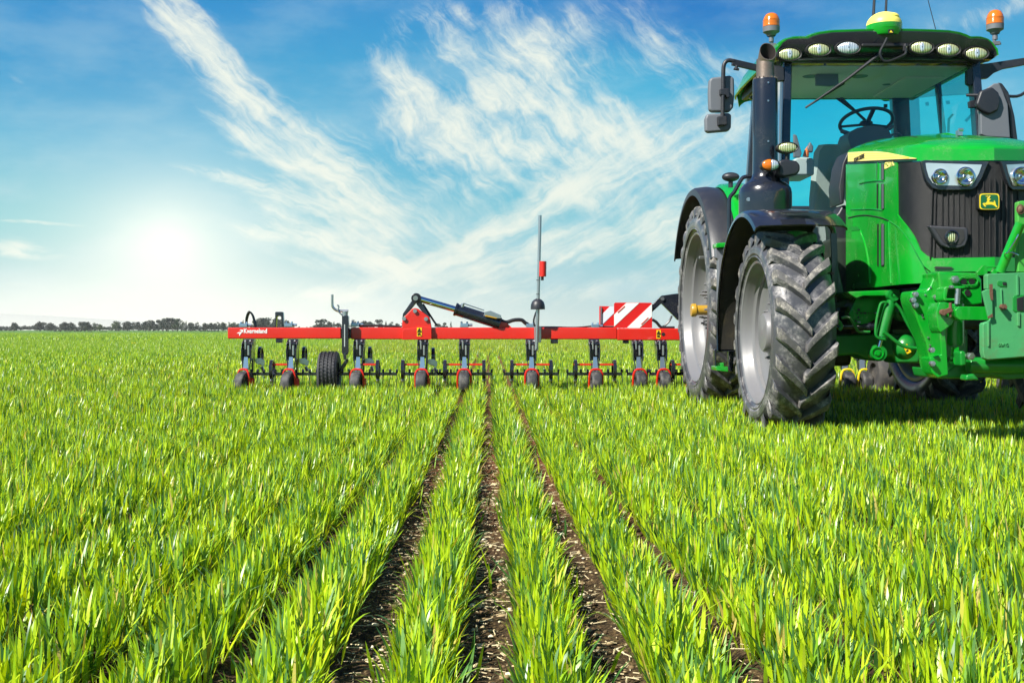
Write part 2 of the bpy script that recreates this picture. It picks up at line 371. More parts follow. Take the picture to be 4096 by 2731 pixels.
def smoothpath(pts, n=6):
    P = [Vector(p) for p in pts]; out = []
    for i in range(len(P)-1):
        p0, p1, p2, p3 = P[max(i-1,0)], P[i], P[i+1], P[min(i+2,len(P)-1)]
        for k in range(n):
            t = k/n; out.append(.5*((2*p1)+(p2-p0)*t+(2*p0-5*p1+4*p2-p3)*t*t+(3*p1-p0-3*p2+p3)*t**3))
    return out+[P[-1]]

# ---------------------------------------------------------------- the field
PITCH = .29
def furrow_w(k):            # half width of the bare strip at x = k*PITCH
    return {0: .068, -1: .064, 1: .062, -2: .036, 2: .038, 3: .026, -3: .030, 4: .022, -4: .028, -5: .026, 5: .02, -6: .026, -7: .024, -8: .022}.get(k, .018)
def np_noise(x, y, sc, seed):
    r = np.random.default_rng(seed); T = r.random((256, 256)); X = x*sc+1000; Y = y*sc+1000
    xi = np.floor(X).astype(int); yi = np.floor(Y).astype(int); fx = X-xi; fy = Y-yi; fx = fx*fx*(3-2*fx); fy = fy*fy*(3-2*fy)
    g = lambda a, b: T[a % 256, b % 256]
    return (g(xi,yi)*(1-fx)+g(xi+1,yi)*fx)*(1-fy)+(g(xi,yi+1)*(1-fx)+g(xi+1,yi+1)*fx)*fy
def ground_h(x, y):
    near = np.clip((14-y)/4, 0, 1)*np.clip((3.4-np.abs(x))/1, 0, 1)
    h = np_noise(x, y, 9, 1)*.016+np_noise(x, y, 28, 2)*.018+np_noise(x, y, 60, 3)*.012
    h = h-.03
    return h*near - .012*np.cos(2*pi*x/PITCH)*near
def axis(a, b, step, lim):
    c = list(np.arange(a, b, step)); g = step; p = c[-1]
    while p < lim: g *= 1.25; p += g; c.append(min(p, lim))
    g = step; p = c[0]
    while p > -lim: g *= 1.25; p -= g; c.insert(0, max(p, -lim))
    return np.array(c)
gx = axis(-3.6, 3.6, .018, 1400); gy = axis(1.6, 9, .022, 1400)
X, Y = np.meshgrid(gx, gy); Z = ground_h(X, Y)
co = np.stack([X.ravel(), Y.ravel(), Z.ravel()], 1)
def np_mesh(name, co, faces_flat, per, m, attr=None, smooth=True):
    me = bpy.data.meshes.new(name); nv = len(co); nf = len(faces_flat)//per
    me.vertices.add(nv); me.vertices.foreach_set('co', co.astype(np.float32).ravel())
    me.loops.add(nf*per); me.loops.foreach_set('vertex_index', faces_flat.astype(np.int32))
    me.polygons.add(nf); me.polygons.foreach_set('loop_start', np.arange(0, nf*per, per, dtype=np.int32))
    try: me.polygons.foreach_set('loop_total', np.full(nf, per, dtype=np.int32))
    except Exception: pass
    if smooth: me.polygons.foreach_set('use_smooth', np.ones(nf, dtype=bool))
    me.update(calc_edges=True)
    if attr:
        for k, a in attr.items():
            at = me.attributes.new(k, 'FLOAT', 'POINT'); at.data.foreach_set('value', a.astype(np.float32))
    me.materials.append(m)
    o = bpy.data.objects.new(name, me); C.objects.link(o); return o
nx, ny = len(gx), len(gy); ii = (np.arange(ny-1)[:, None]*nx+np.arange(nx-1)[None, :]).ravel()
fq = np.stack([ii, ii+1, ii+nx+1, ii+nx], 1).ravel()
mg = bpy.data.materials.new('soil_and_distant_crop'); mg.use_nodes = True; mg.node_tree.nodes.clear(); t = NT(mg.node_tree)
tcg = t.new('ShaderNodeNewGeometry').outputs['Position']; ps = t.sep(tcg)
n1 = t.noise(tcg, 7, 8, .7); n2 = t.noise(tcg, 70, 6, .75); n3 = t.noise(tcg, 2.2, 3)
soil = t.ramp(n2, [(.30, srgb(24,17,10)), (.48, srgb(58,44,27)), (.62, srgb(110,90,58)), (.72, srgb(200,182,140)), (.8, srgb(240,228,196))])
soil = t.mix(t.sm(n3, .35, .7), soil, srgb(120,84,58), 'MULTIPLY') if False else soil
red = t.sm(ps[1], 3.5, 7.5)                                   # the soil gets redder further up the rows
soil = t.mix(t.m('MULTIPLY', red, .4), soil, srgb(140,78,50))
# far away the crop closes over the soil
cmb = t.comb(t.m('MULTIPLY', ps[0], .02), t.m('MULTIPLY', ps[1], .004), 0)
nf_ = t.noise(cmb, 1, 6, .6); nf2 = t.noise(tcg, .9, 5, .7)
crop = t.ramp(t.m('ADD', t.m('MULTIPLY', nf_, .6), t.m('MULTIPLY', nf2, .4)), [(.35, (.045,.135,.012,1)), (.5, (.085,.21,.018,1)), (.65, (.16,.30,.035,1))])
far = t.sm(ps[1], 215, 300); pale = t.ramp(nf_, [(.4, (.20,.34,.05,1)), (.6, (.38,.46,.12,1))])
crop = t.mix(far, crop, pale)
gc = t.mix(t.sm(ps[1], 60, 130), soil, crop)
lat = t.m('MULTIPLY', t.sm(t.m('ABSOLUTE', ps[0]), 5, 9), .92); gc = t.mix(lat, gc, (.07,.17,.015,1))
p = t.new('ShaderNodeBsdfPrincipled'); t.put(p.inputs['Base Color'], gc); p.inputs['Roughness'].default_value = .9; p.inputs['Specular IOR Level'].default_value = .25
b = t.new('ShaderNodeBump'); b.inputs['Strength'].default_value = .9; b.inputs['Distance'].default_value = .012; t.l.new(t.noise(tcg, 45, 8, .75), b.inputs['Height']); t.l.new(b.outputs[0], p.inputs['Normal'])
o = t.new('ShaderNodeOutputMaterial'); t.l.new(p.outputs[0], o.inputs[0])
field = np_mesh('field', co, fq, 4, mg); tag(field, kind='structure')

# ---- stones, clods and straw lying in the furrows
def debris():
    N = 5200
    k = RNG.choice([0,-1,1,-2,2], N, p=[.34,.24,.24,.09,.09]); x = k*PITCH+RNG.normal(0, .045, N); y = 2.0+(RNG.random(N)**1.8)*9
    r = .0020+RNG.random(N)**6*.009; z = ground_h(x, y)+r*.2
    base = np.array([(1,0,0),(-1,0,0),(0,1,0),(0,-1,0),(0,0,1),(0,0,-1)], float); F = np.array([(0,2,4),(2,1,4),(1,3,4),(3,0,4),(2,0,5),(1,2,5),(3,1,5),(0,3,5)])
    # subdivide the octahedron once
    vs = list(map(tuple, base)); fs = []; cache = {}
    def mid(a, b):
        key = (min(a,b), max(a,b))
        if key not in cache:
            m_ = (np.array(vs[a])+np.array(vs[b])); m_ /= np.linalg.norm(m_); vs.append(tuple(m_)); cache[key] = len(vs)-1
        return cache[key]
    for a, b_, c in F:
        ab, bc, ca = mid(a,b_), mid(b_,c), mid(c,a); fs += [(a,ab,ca),(ab,b_,bc),(ca,bc,c),(ab,bc,ca)]
    V = np.array(vs); Fq = np.array(fs); nv = len(V)
    j = 1+RNG.uniform(-.45, .45, (N, nv)); sc = np.stack([r*RNG.uniform(.8,1.8,N), r*RNG.uniform(.8,1.6,N), r*RNG.uniform(.5,.9,N)], 1)
    P = V[None]*j[..., None]*sc[:, None, :]; P += np.stack([x, y, z], 1)[:, None, :]
    F2 = (Fq[None]+np.arange(N)[:, None, None]*nv).ravel()
    rn = np.repeat(RNG.random(N), nv)
    m = bpy.data.materials.new('stone'); m.use_nodes = True; q_ = NT(m.node_tree); pr = m.node_tree.nodes['Principled BSDF']
    a = q_.new('ShaderNodeAttribute', attribute_name='rnd'); q_.put(pr.inputs['Base Color'], q_.ramp(a.outputs['Fac'], [(0, srgb(60,44,30)), (.4, srgb(140,116,80)), (.8, srgb(206,188,146)), (1, srgb(240,230,200))])); pr.inputs['Roughness'].default_value = .9
    o = np_mesh('stones', P.reshape(-1,3), F2, 3, m, {'rnd': rn}, smooth=False); tag(o, 'pale stones and crumbled clods lying in the bare furrows between crop rows', 'stones', kind='stuff')
debris()
def straw():
    b = B(); rg = random.Random(5)
    for i in range(1900):
        k = rg.choice([0,0,0,-1,-1,1,1,2,-2]); x = k*PITCH+rg.gauss(0,.045); y = 2.0+rg.random()**1.4*8; a = rg.uniform(0, pi); L = rg.uniform(.012,.05); w_ = rg.uniform(.0008,.0022)
        z = float(ground_h(np.array([x]), np.array([y]))[0])+rg.uniform(.003,.010); d_ = Vector((cos(a), sin(a), rg.uniform(-.2,.2)))*L/2; n_ = Vector((-sin(a), cos(a), 0))*w_; c = Vector((x,y,z))
        b.add([c-d_-n_, c-d_+n_, c+d_+n_, c+d_-n_, c-d_+Vector((0,0,w_)), c+d_+Vector((0,0,w_))], [(0,1,4),(3,5,2),(0,4,5,3),(1,2,5,4)])
    tag(b.build('straw', mat('dry_straw', (.56,.47,.28), .7, vary=.3), smooth=0), 'short bits of dry straw and dead leaf lying on the soil of the furrows', 'straw', kind='stuff')
straw()

# ---- crop: leaf blades in rows
def blades(x, y, L, wd, segs, az, lean, curl, z0):
    N = len(x); T = np.linspace(0, 1, segs+1); pts = []
    dirx, diry = np.cos(az), np.sin(az); px, py = -diry, dirx
    tw = RNG.uniform(-.9, .9, N)
    allv = []
    for i, tt in enumerate(T):
        a = lean+curl*tt*tt*.6
        out = L*tt*np.sin(lean+curl*tt*tt*.45); up = L*tt*np.cos(lean+curl*tt*tt*.45)
        cx = x+dirx*out; cy = y+diry*out; cz = z0+up
        ww = wd*.5*(np.minimum(1.0, .45+tt*2.2))*(1-tt**2.6)**.8
        ang = tw*tt
        wx = px*np.cos(ang)+dirx*np.sin(ang)*.6; wy = py*np.cos(ang)+diry*np.sin(ang)*.6; wz = np.sin(ang)*.3
        if i < segs:
            allv.append(np.stack([cx-wx*ww, cy-wy*ww, cz-wz*ww], 1)); allv.append(np.stack([cx+wx*ww, cy+wy*ww, cz+wz*ww], 1))
        else: allv.append(np.stack([cx, cy, cz], 1))
    V = np.stack(allv, 1); nv = V.shape[1]         # N, nv, 3
    fs = []
    for i in range(segs-1): a = 2*i; fs += [(a, a+1, a+3), (a, a+3, a+2)]
    a = 2*(segs-1); fs.append((a, a+1, a+2))
    F = (np.array(fs)[None]+np.arange(N)[:, None, None]*nv).ravel()
    h = np.tile(np.concatenate([np.repeat(T[:-1], 2), [1.0]]), N)
    rn = np.repeat(RNG.random(N), nv)
    return V.reshape(-1,3), F, h, rn
def crop_zone(y0, y1, dens, segs, wk, lk=1.0, margin=1.38, rows=True):
    half = lambda yy: yy*.5*margin+.8
    A = (y1-y0)*(half(y0)+half(y1)); N = int(A*dens)
    y = np.sqrt(RNG.random(N)*(y1**2-y0**2)+y0**2); x = RNG.uniform(-1, 1, N)*half(y) + y*.02
    if rows:
        k = np.round(x/PITCH).astype(int); off = x-k*PITCH
        fw = np.full(N, .0); 
        for kk in range(-9, 9): fw[k == kk] = furrow_w(kk)
        fw[np.abs(k) > 8] = .018
        fw = fw*(1-.30*np.clip((y-2.8)/4.5, 0, 1))
        # close the stand in: move plants that would be in the bare strip to the row band
        wob = (np_noise(x*0+k*3.1, y, 1.1, 5)-.5)*.022
        lim = fw+.012; s_ = np.sign(off+1e-9)
        off2 = s_*(lim+np.abs(off)*(PITCH/2-lim)/(PITCH/2))
        stray = RNG.random(N) < .012
        off2 = np.where(stray, off, off2)
        x = k*PITCH+off2+wob
        edge = 1-np.clip((np.abs(off2)-lim)/.05, 0, 1)
        outw = -s_                                     # towards the furrow
    else: edge = np.zeros(N); outw = np.ones(N)
    keep = np_noise(x, y, 1.3, 9)*.35+np_noise(x, y, 6, 10)*.35+np_noise(x, y, 17, 11)*.30; keep = keep+RNG.random(N)*.42 > .46
    x, y, edge, outw = x[keep], y[keep], edge[keep], outw[keep]; N = len(x)
    hn = .72+.50*np_noise(x, y, 2.1, 12)+.18*(np_noise(x, y, .35, 14)-.5)
    L = (.085+.080*RNG.random(N)**.8)*hn*lk*1.04*(1-.28*edge); wd = (.0070+.0078*RNG.random(N))*wk
    az = RNG.uniform(0, 2*pi, N); lean = np.abs(RNG.normal(.0, .26, N))+.04; curl = RNG.uniform(0, .9, N)*(RNG.random(N) < .42)
    sel = RNG.random(N) < edge*.55; az = np.where(sel, np.where(outw > 0, 0, pi)+RNG.normal(0, .7, N), az); lean = np.where(sel, lean+.12, lean)
    z0 = ground_h(x, y)-.004
    return blades(x, y, L, wd, segs, az, lean, curl, z0)
zones = [crop_zone(1.75, 4.5, 2800, 6, 1.0, .92), crop_zone(4.5, 9, 2500, 4, .95, 1.08), crop_zone(9, 16, 1400, 3, 1.15, 1.16), crop_zone(16, 34, 440, 2, 1.9, 1.16), crop_zone(34, 80, 120, 1, 2.8, 1.15, 1.3, False), crop_zone(80, 230, 15, 1, 8.0, 1.5, 1.2, False)]
Vs, Fs, Hs, Rs = [], [], [], []; off = 0
for V, F, h, rn in zones: Vs.append(V); Fs.append(F+off); Hs.append(h); Rs.append(rn); off += len(V)
mb = bpy.data.materials.new('cereal_leaf'); mb.use_nodes = True; mb.node_tree.nodes.clear(); t = NT(mb.node_tree)
ah = t.new('ShaderNodeAttribute', attribute_name='h').outputs['Fac']; ar = t.new('ShaderNodeAttribute', attribute_name='rnd').outputs['Fac']
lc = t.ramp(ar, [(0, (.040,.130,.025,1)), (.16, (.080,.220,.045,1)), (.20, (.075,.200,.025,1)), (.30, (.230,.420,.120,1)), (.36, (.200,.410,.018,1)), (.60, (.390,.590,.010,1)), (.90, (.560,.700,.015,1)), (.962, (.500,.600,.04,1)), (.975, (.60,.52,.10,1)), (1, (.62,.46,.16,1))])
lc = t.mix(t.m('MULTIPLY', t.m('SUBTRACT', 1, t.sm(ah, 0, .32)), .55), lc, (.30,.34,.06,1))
p = t.new('ShaderNodeBsdfPrincipled'); t.put(p.inputs['Base Color'], lc); p.inputs['Roughness'].default_value = .36; p.inputs['Specular IOR Level'].default_value = .6
tr = t.new('ShaderNodeBsdfTranslucent'); t.put(tr.inputs[0], t.mix(1.0, lc, (1.45,1.25,.25,1), 'MULTIPLY'))
mx = t.new('ShaderNodeMixShader'); mx.inputs[0].default_value = .32; t.l.new(p.outputs[0], mx.inputs[1]); t.l.new(tr.outputs[0], mx.inputs[2])
o = t.new('ShaderNodeOutputMaterial'); t.l.new(mx.outputs[0], o.inputs[0])
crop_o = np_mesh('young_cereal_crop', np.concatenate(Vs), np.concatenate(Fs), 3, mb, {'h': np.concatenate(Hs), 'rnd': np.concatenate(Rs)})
tag(crop_o, 'bright green young cereal crop growing in straight rows across the field', 'crop', kind='stuff')
del Vs, Fs, Hs, Rs, zones

# ---- far hill on the left
b = B(); rows = []
prof = [(-2400,10),(-2100,60),(-1700,66),(-1400,54),(-1100,42),(-960,33),(-800,22),(-600,9),(-430,0)]
for k, s_ in enumerate((0, .5, .85, 1, .8, .4, 0)):
    rows.append([Vector((x*.42*(1+.03*sin(k*2+x)), 1050+k*38, max(z*.42*s_*(1+.03*sin(x*.02+k)), 0)-1)) for x, z in prof])
b.grid(rows); 
M_hill = mat('haze_paled_hillside', (.46, .47, .42), .95, vary=.2)  # haze over the hill is put into this pale base colour
tag(b.build('hill', M_hill, smooth=60, sub=2), kind='structure')

# ---- trees along the far edge of the field
def tree_mesh(seed, H, R, kind):
    rg = random.Random(seed); b = B(); tr = B()
    tr.tube([(0,0,-.2), (rg.uniform(-.1,.1)*R,0,H*.35), (rg.uniform(-.15,.15)*R,0,H*.62)], [H*.028+.08, H*.02+.05, .05], 7)
    lobes = []
    for i in range(rg.randint(5,7)):
        a = rg.uniform(0, 2*pi); p = Vector((cos(a)*R*rg.uniform(.1,.62), sin(a)*R*rg.uniform(.1,.6), H*rg.uniform(.34,.80))); lobes.append((p, R*rg.uniform(.34,.56)))
        tr.tube([(0,0,H*.3), p*.6+Vector((0,0,H*.14)), p], [.09,.06,.03], 5)
    lobes.append((Vector((0,0,H*.8)), R*.38))
    if kind == 'cone': lobes = [(Vector((rg.uniform(-.1,.1)*R, rg.uniform(-.1,.1)*R, H*(.15+.8*i/7))), R*(1.0-.11*i)*.75) for i in range(8)]
    if kind == 'hedge': lobes = [(Vector((rg.uniform(-1,1)*R, rg.uniform(-.5,.5)*R, H*rg.uniform(.22,.62))), H*rg.uniform(.22,.4)) for i in range(12)]
    n = {'loose': 320, 'hedge': 900}.get(kind, 620)
    for i in range(n):
        c, r = rg.choice(lobes); dv = Vector((rg.gauss(0,1), rg.gauss(0,1), rg.gauss(0,1))).normalized()*r*rg.uniform(.45,1.08)
        dv.z *= .8; p = c+dv; s_ = rg.uniform(.10,.26)*R*.55
        if kind == 'hedge': s_ = rg.uniform(.2,.5)
        if p.z < .1: p.z = .1
        e1 = Vector((rg.gauss(0,1), rg.gauss(0,1), rg.gauss(0,1))).normalized(); e2 = e1.cross(Vector((rg.gauss(0,1), rg.gauss(0,1), rg.gauss(0,1)))).normalized()
        b.add([p+e1*s_, p+e2*s_, p-e1*s_*rg.uniform(.5,1), p-e2*s_*rg.uniform(.5,1)], [(0,1,2,3)])
    return b, tr
M_bark = mat('bark', (.055, .045, .035), .9)
M_leafs = [mat('dark_tree_foliage', (.036, .046, .034), .7, vary=.3), mat('mid_tree_foliage', (.034, .055, .022), .7, vary=.3), mat('pale_tree_foliage', (.07, .10, .03), .7, vary=.3)]  # dark foliage is lightened in its colour to stand in for haze
protos = []
for i, (k, H, R) in enumerate([('round',8,4.2),('round',10,4.6),('loose',9,3.6),('cone',11,2.6),('hedge',4.6,8.5),('round',6.5,4.4),('loose',11,4.4),('hedge',5.6,7.5)]):
    cb, tb = tree_mesh(40+i, H, R, k); protos.append((cb, tb, k, H, R, {}))
def place_tree(u, Yd, vtop, pi_, mi, label, group='trees along the far edge of the field'):
    cb, tb, k, H, R, cache = protos[pi_]; X_ = (u-CU)*Yd/FX; hh = CH+(CV-vtop)*Yd/FX
    name = 'hedge' if k == 'hedge' else 'tree'
    root = bpy.data.objects.new(name, None); C.objects.link(root); root.location = (X_, Yd, 0); tag(root, label, name, group)
    root.scale = (hh/H*random.uniform(1.0,1.25), hh/H, hh/H); root.rotation_euler = (0,0,random.uniform(0,6.28) if k != 'hedge' else 0)
    for nm, bb, mm in (('crown', cb, M_leafs[mi]), ('trunk', tb, M_bark)):
        if nm == 'trunk' and k == 'hedge': continue
        key = nm+str(mi)
        if key not in cache:
            me = bpy.data.meshes.new(nm); me.from_pydata(bb.v, [], bb.f); me.materials.append(mm); cache[key] = me
        o = bpy.data.objects.new(nm, cache[key]); C.objects.link(o); o.parent = root
TL = []
# (u, v of the top, proto, tone)  read along the skyline; depth jitters round 520 m
left = [(4,325,4,0),(22,325,7,0),(46,325,4,0),(70,325.5,4,0)]
for u, v_, pr, mi in left: TL.append((u, 540+random.uniform(-20,20), v_, pr, mi, 'low dark hedge closing the gaps behind the far trees'))
segs_ = [(14,322.5,5,0),(40,321.5,5,0),(51,322,0,0),(65,322,5,0),(71,321.5,0,0)]
for u, v_, pr, mi in segs_: TL.append((u, 520+random.uniform(-20,20), v_, pr, mi, 'low rounded dark tree standing in the hedge at the far left of the horizon'))
for u, v_, pr, mi in [(84,320.5,1,0),(88,321,0,0),(94,321.5,2,1),(100,323.5,0,2)]: TL.append((u, 470+random.uniform(-15,15), v_, pr, mi, 'rounded tree in the small clump left of the low sun'))
for u, v_, pr, mi in [(115,319,2,2),(119,320,2,1),(128,320.5,1,0),(134,320.5,2,0),(138,321,0,0)]: TL.append((u, 500+random.uniform(-15,15), v_, pr, mi, 'hazy airy tree in the gap just left of the tallest far wood'))
for u, v_, pr, mi in [(149,319,1,0),(153,320,0,0),(158,318.5,1,0),(163,316.8,6,0),(168,316.5,1,0),(173,317.2,1,0),(177,317.5,6,1)]: TL.append((u, 455+random.uniform(-12,12), v_, pr, mi, 'tall dark tree in the highest far wood right under the low sun'))
for u, v_, pr, mi in [(186,320.5,3,0),(191,321,2,0),(197,320.8,2,0),(205,323,5,0),(211,322,0,0),(218,320.5,6,0),(223,321.5,0,1),(229,320.5,6,1),(234,321.5,0,1),(243,319.5,3,0)]: TL.append((u, 480+random.uniform(-15,15), v_, pr, mi, 'dark tree on the horizon left of the hose arch on the red beam'))
for u, v_, pr, mi in [(254,319,1,0),(258,317.2,6,0),(263,316.5,1,0),(270,316,6,0),(275,317,1,0),(280,318.5,0,0),(287,321,5,0)]: TL.append((u, 430+random.uniform(-10,10), v_, pr, mi, 'dark tree rising behind the black handle on the red beam'))
for u, v_, pr, mi in [(317,318.5,1,0),(322,317.8,1,0),(329,320.5,0,0),(334,321,3,0),(338,323,5,0)]: TL.append((u, 430+random.uniform(-10,10), v_, pr, mi, 'dark tree behind the beam just left of the support wheel post'))
for u, v_, pr, mi in [(353,317.6,6,0),(365,321,5,0),(370,320.6,0,0),(381,318.2,1,0),(386,320.5,3,0),(392,320,6,0),(397,322.5,0,0)]: TL.append((u, 440+random.uniform(-10,10), v_, pr, mi, 'dark tree behind the beam between wheel post and red fold bracket'))
for u, v_, pr, mi in [(438,323.5,5,0),(445,321.5,1,0),(451,321.2,3,0),(461,320.8,3,0)]: TL.append((u, 460+random.uniform(-10,10), v_, pr, mi, 'small dark tree behind the beam under the hydraulic cylinder'))
for u, v_, pr, mi in [(110,325.5,4,1),(140,325.3,7,0),(160,324.5,7,0),(183,324.5,4,0),(200,324.8,7,0),(222,324.5,4,0),(245,324,7,0),(272,323.6,7,0),(296,325,4,0),(318,325,4,0),(340,325.5,4,0),(370,325.5,4,0),(395,325,7,0),(440,326,4,0),(470,326.3,4,0),(500,326.8,4,0),(540,326.8,4,0),(580,326.8,4,0),(625,326.8,4,0),(662,325.8,5,0),(700,326.2,4,0)]:
    TL.append((u, 560+random.uniform(-10,10), v_, pr, mi, 'low dark hedge closing the gaps behind the far trees' if pr != 5 else 'low bushy tree beside the black drawbar linkage'))
for (u, Yd, v_, pr, mi, lab) in list(TL):          # the woods are two and three trees deep
    if protos[pr][2] != 'hedge' and u < 300: TL.append((u+random.uniform(-5,5), Yd+random.uniform(12,40), v_+random.uniform(.8,2.4), random.choice([0,1,2,5,6]), mi, lab))
for i in range(34):
    u = -6+i*7.3+random.uniform(-2,2); TL.append((u, 580+random.uniform(-14,14), (324.6 if u < 75 else 325.4)+random.uniform(-.7,.7), random.choice([4,7]), 0, 'low dark hedge closing the gaps behind the far trees'))
for u, v_ in [(58,331.3),(68,331.6),(78,331.2),(90,331.8),(104,331.6),(205,330.6),(215,330.8)]: TL.append((u, 330, v_-1.6, 7, 1, 'low dark scrub in the far field below the small clump of trees'))
for a in TL: place_tree(*a)
for u, v_, Yd in [(30,333.6,250),(72,333.4,250),(86,333.6,240),(200,332.6,260)]:
    pass
# two dandelions out in the crop
M_dand = mat('dandelion_yellow', (.85, .60, .01), .6)
M_stalk = mat('flower_stalk_green', (.10, .22, .03), .6)
for i, (u, v_) in enumerate([(132.5,342.5),(134.8,342.4)]):
    Yd = .60*FX/(v_-CV); pt = PW(u, v_, Yd); r = thing('dandelion', (pt.x, pt.y, 0), 'tiny yellow dandelion heads showing above the crop left of the red beam', 'flower', 'pair of yellow dandelions in the crop')
    b = B(); b.ell((pt.x, pt.y, pt.z), (.035,.035,.016), 12, 6); b.build('flower_head', M_dand, r)
    b = B(); b.tube([(pt.x, pt.y, 0), (pt.x, pt.y, pt.z)], .004, 6); b.build('stalk', M_stalk, r)

# ================================================================ TRACTOR
XC = 3.40
T = thing('tractor', (XC, 10.35, 0), 'large green tractor with glazed cab, black exhaust stack and grey-rimmed lugged tyres', 'tractor')
def mir(b, xc=XC):
    b.v = [(2*xc-x, y, z) for x, y, z in b.v]; b.f = [f[::-1] for f in b.f]; return b
def z1(x, y): return (825+.09567*x, 125+.09567*y)      # measuring frames used while tracing the photograph
def z2(x, y): return (825+.09567*x, 250+.09567*y)
def t1(x, y): return (675+.1484*x, .1484*y)
def t2(x, y): return (675+.1484*x, 150+.1484*y)
def t3(x, y): return (675+.1484*x, 275+.1484*y)

# ---------------------------------------------------------------- wheels
def make_wheel(X0, wd, cy, R, rr, nl, lught, rim_m, mirror=False, rear=False):
    cz = R - .008; fx = (lambda b: mir(b)) if mirror else (lambda b: b)
    # rim
    r = B(); d = .25 if rear else .17
    r.lathe([(rr-.045, wd-.05), (rr-.03, wd-.03), (rr+.004, wd-.03), (rr+.004, wd-.045), (rr-.03, wd-.07), (rr-.055, wd*.6), (rr-.055, wd*.45)], (X0, cy, cz), 'x', 64)
    r.lathe([(rr+.006, .050), (rr+.012, .030), (rr+.004, .022), (rr-.012, .028), (rr-.018, .045), (rr-.030, .060), (rr-.036, .105), (rr-.050, .118), (rr-.068, .126), (rr-.072, .15),
             (rr-.090, d-.02), (rr-.115, d), (rr*.62, d+.018), (rr*.45, d+.01), (rr*.36, d-.03), (rr*.30, d-.035), (.02, d-.035)], (X0, cy, cz), 'x', 72)
    wh = fx(r).build('wheel', rim_m, T, smooth=50)
    # hub
    h = B(); cx = X0+d
    if not rear:
        h.lathe([(.19, .0), (.185, -.03), (.16, -.035), (.152, -.085), (.14, -.097), (.0, -.10)], (cx, cy, cz), 'x', 32)
        for k in range(10):
            a = 2*pi*(k+.3)/10; h.cyl((cx-.03, cy+.225*cos(a), cz+.225*sin(a)), (cx+.01, cy+.225*cos(a), cz+.225*sin(a)), .016, 6); h.cyl((cx-.05, cy+.225*cos(a), cz+.225*sin(a)), (cx-.02, cy+.225*cos(a), cz+.225*sin(a)), .009, 8)
    else:
        h.lathe([(.27, .0), (.26, -.035), (.20, -.04), (.19, -.075), (.10, -.08)], (cx, cy, cz), 'x', 32)
        for rad, nn in ((.235, 10), (.165, 8), (.30, 8)):
            for k in range(nn):
                a = 2*pi*(k+.2)/nn; o_ = .06 if rad < .2 else 0
                h.cyl((cx-.075-o_, cy+rad*cos(a), cz+rad*sin(a)), (cx-.01, cy+rad*cos(a), cz+rad*sin(a)), .019, 6); h.cyl((cx-.10-o_, cy+rad*cos(a), cz+rad*sin(a)), (cx-.07-o_, cy+rad*cos(a), cz+rad*sin(a)), .011, 8)
    fx(h).build('hub', rim_m, wh, smooth=40)
    if rear:
        s_ = B(); s_.cyl((X0+d-.05, cy, cz-.03), (X0+.01, cy, cz-.03), .052, 20); s_.lathe([(.0, -.028), (.06, -.026), (.068, -.015), (.068, .02), (.055, .03)], (X0+.01, cy, cz-.03), 'x', 24); fx(s_).build('axle_stub', M_amberm, wh, smooth=40)
        v_ = B(); v_.cyl((X0+.10, cy-.2, cz+.5), (X0+.03, cy-.2, cz+.5), .014, 8); fx(v_).build('valve', M_steel, wh)
    # tyre carcass
    t = B(); sh = R-lught
    half = [(rr-.005, .060), (rr+.012, .030), (rr+.03, .020), (rr+(sh-rr)*.35, -.004), (rr+(sh-rr)*.62, .002), (sh-.055, .022), (sh-.022, .050), (sh-.004, .085), (sh, wd*.38), (sh+.003, wd*.5)]
    prof = half+[(a, wd-b_) for a, b_ in half[-2::-1]]
    t.lathe(prof, (X0, cy, cz), 'x', 96)
    t.k = 0
    for rb in (.22, .50):                                         # raised rings moulded in the side wall
        q_ = rr+(sh-rr)*rb; t.lathe([(q_-.008, .004), (q_, -.006), (q_+.008, .004)], (X0, cy, cz), 'x', 72)
    rg = random.Random(int(R*100))
    # tread lugs
    def lug(side, th0):
        sgn = 1 if side else -1; L = []
        sweep = .235/R
        for i in range(9):
            tt = i/8
            if tt <= .8:
                s_ = tt/.8; x = wd*.5+sgn*(-.018+(wd*.5-.012+.018)*s_); a = th0+sweep*(s_**.85); rt = R-.006*s_*s_; rb = sh-.012; tw = .030+.012*s_; bw = .042+.016*s_
            else:
                s_ = (tt-.8)/.2; x = wd*.5+sgn*(wd*.5-.012+.012*s_ -.004*s_*s_); a = th0+sweep*(1+.05*s_); rt = R-.006-.095*s_; rb = sh-.02-.10*s_; tw = .042-.006*s_; bw = .058-.01*s_
                if i == 8: x = wd*.5+sgn*(wd*.5-.010)
            L.append((x, a, rt, rb, tw, bw))
        vs, fs, ms = [], [], []
        for x, a, rt, rb, tw, bw in L:
            for dr, w_ in ((rb, -bw), (rt, -tw), (rt, tw), (rb, bw)):
                aa = a+w_/R; vs.append((X0+x, cy-dr*cos(aa), cz+dr*sin(aa)))
        n = len(L)
        for i in range(n-1):
            a = 4*i; b_ = a+4
            for p, q_, mi in ((0,1,0), (1,2,1), (2,3,0)):
                f = (a+p, a+q_, b_+q_, b_+p); fs.append(f if sgn < 0 else f[::-1]); ms.append(mi)
        e0 = (3,2,1,0) if sgn < 0 else (0,1,2,3); fs.append(e0); ms.append(1)
        e1 = tuple(4*(n-1)+k for k in ((0,1,2,3) if sgn < 0 else (3,2,1,0))); fs.append(e1); ms.append(0)
        o_ = len(t.v); t.v += vs; t.f += [tuple(i+o_ for i in f) for f in fs]; t.mi += ms
    for k in range(nl):
        lug(0, 2*pi*k/nl); lug(1, 2*pi*(k+.5)/nl)
    ty = fx(t).build('tyre', [M_rubber, M_lug], wh, smooth=38, bevel=.006, seg=1)
    return wh
make_wheel(2.05, .45, 8.90, .785, .545, 21, .052, M_rim)
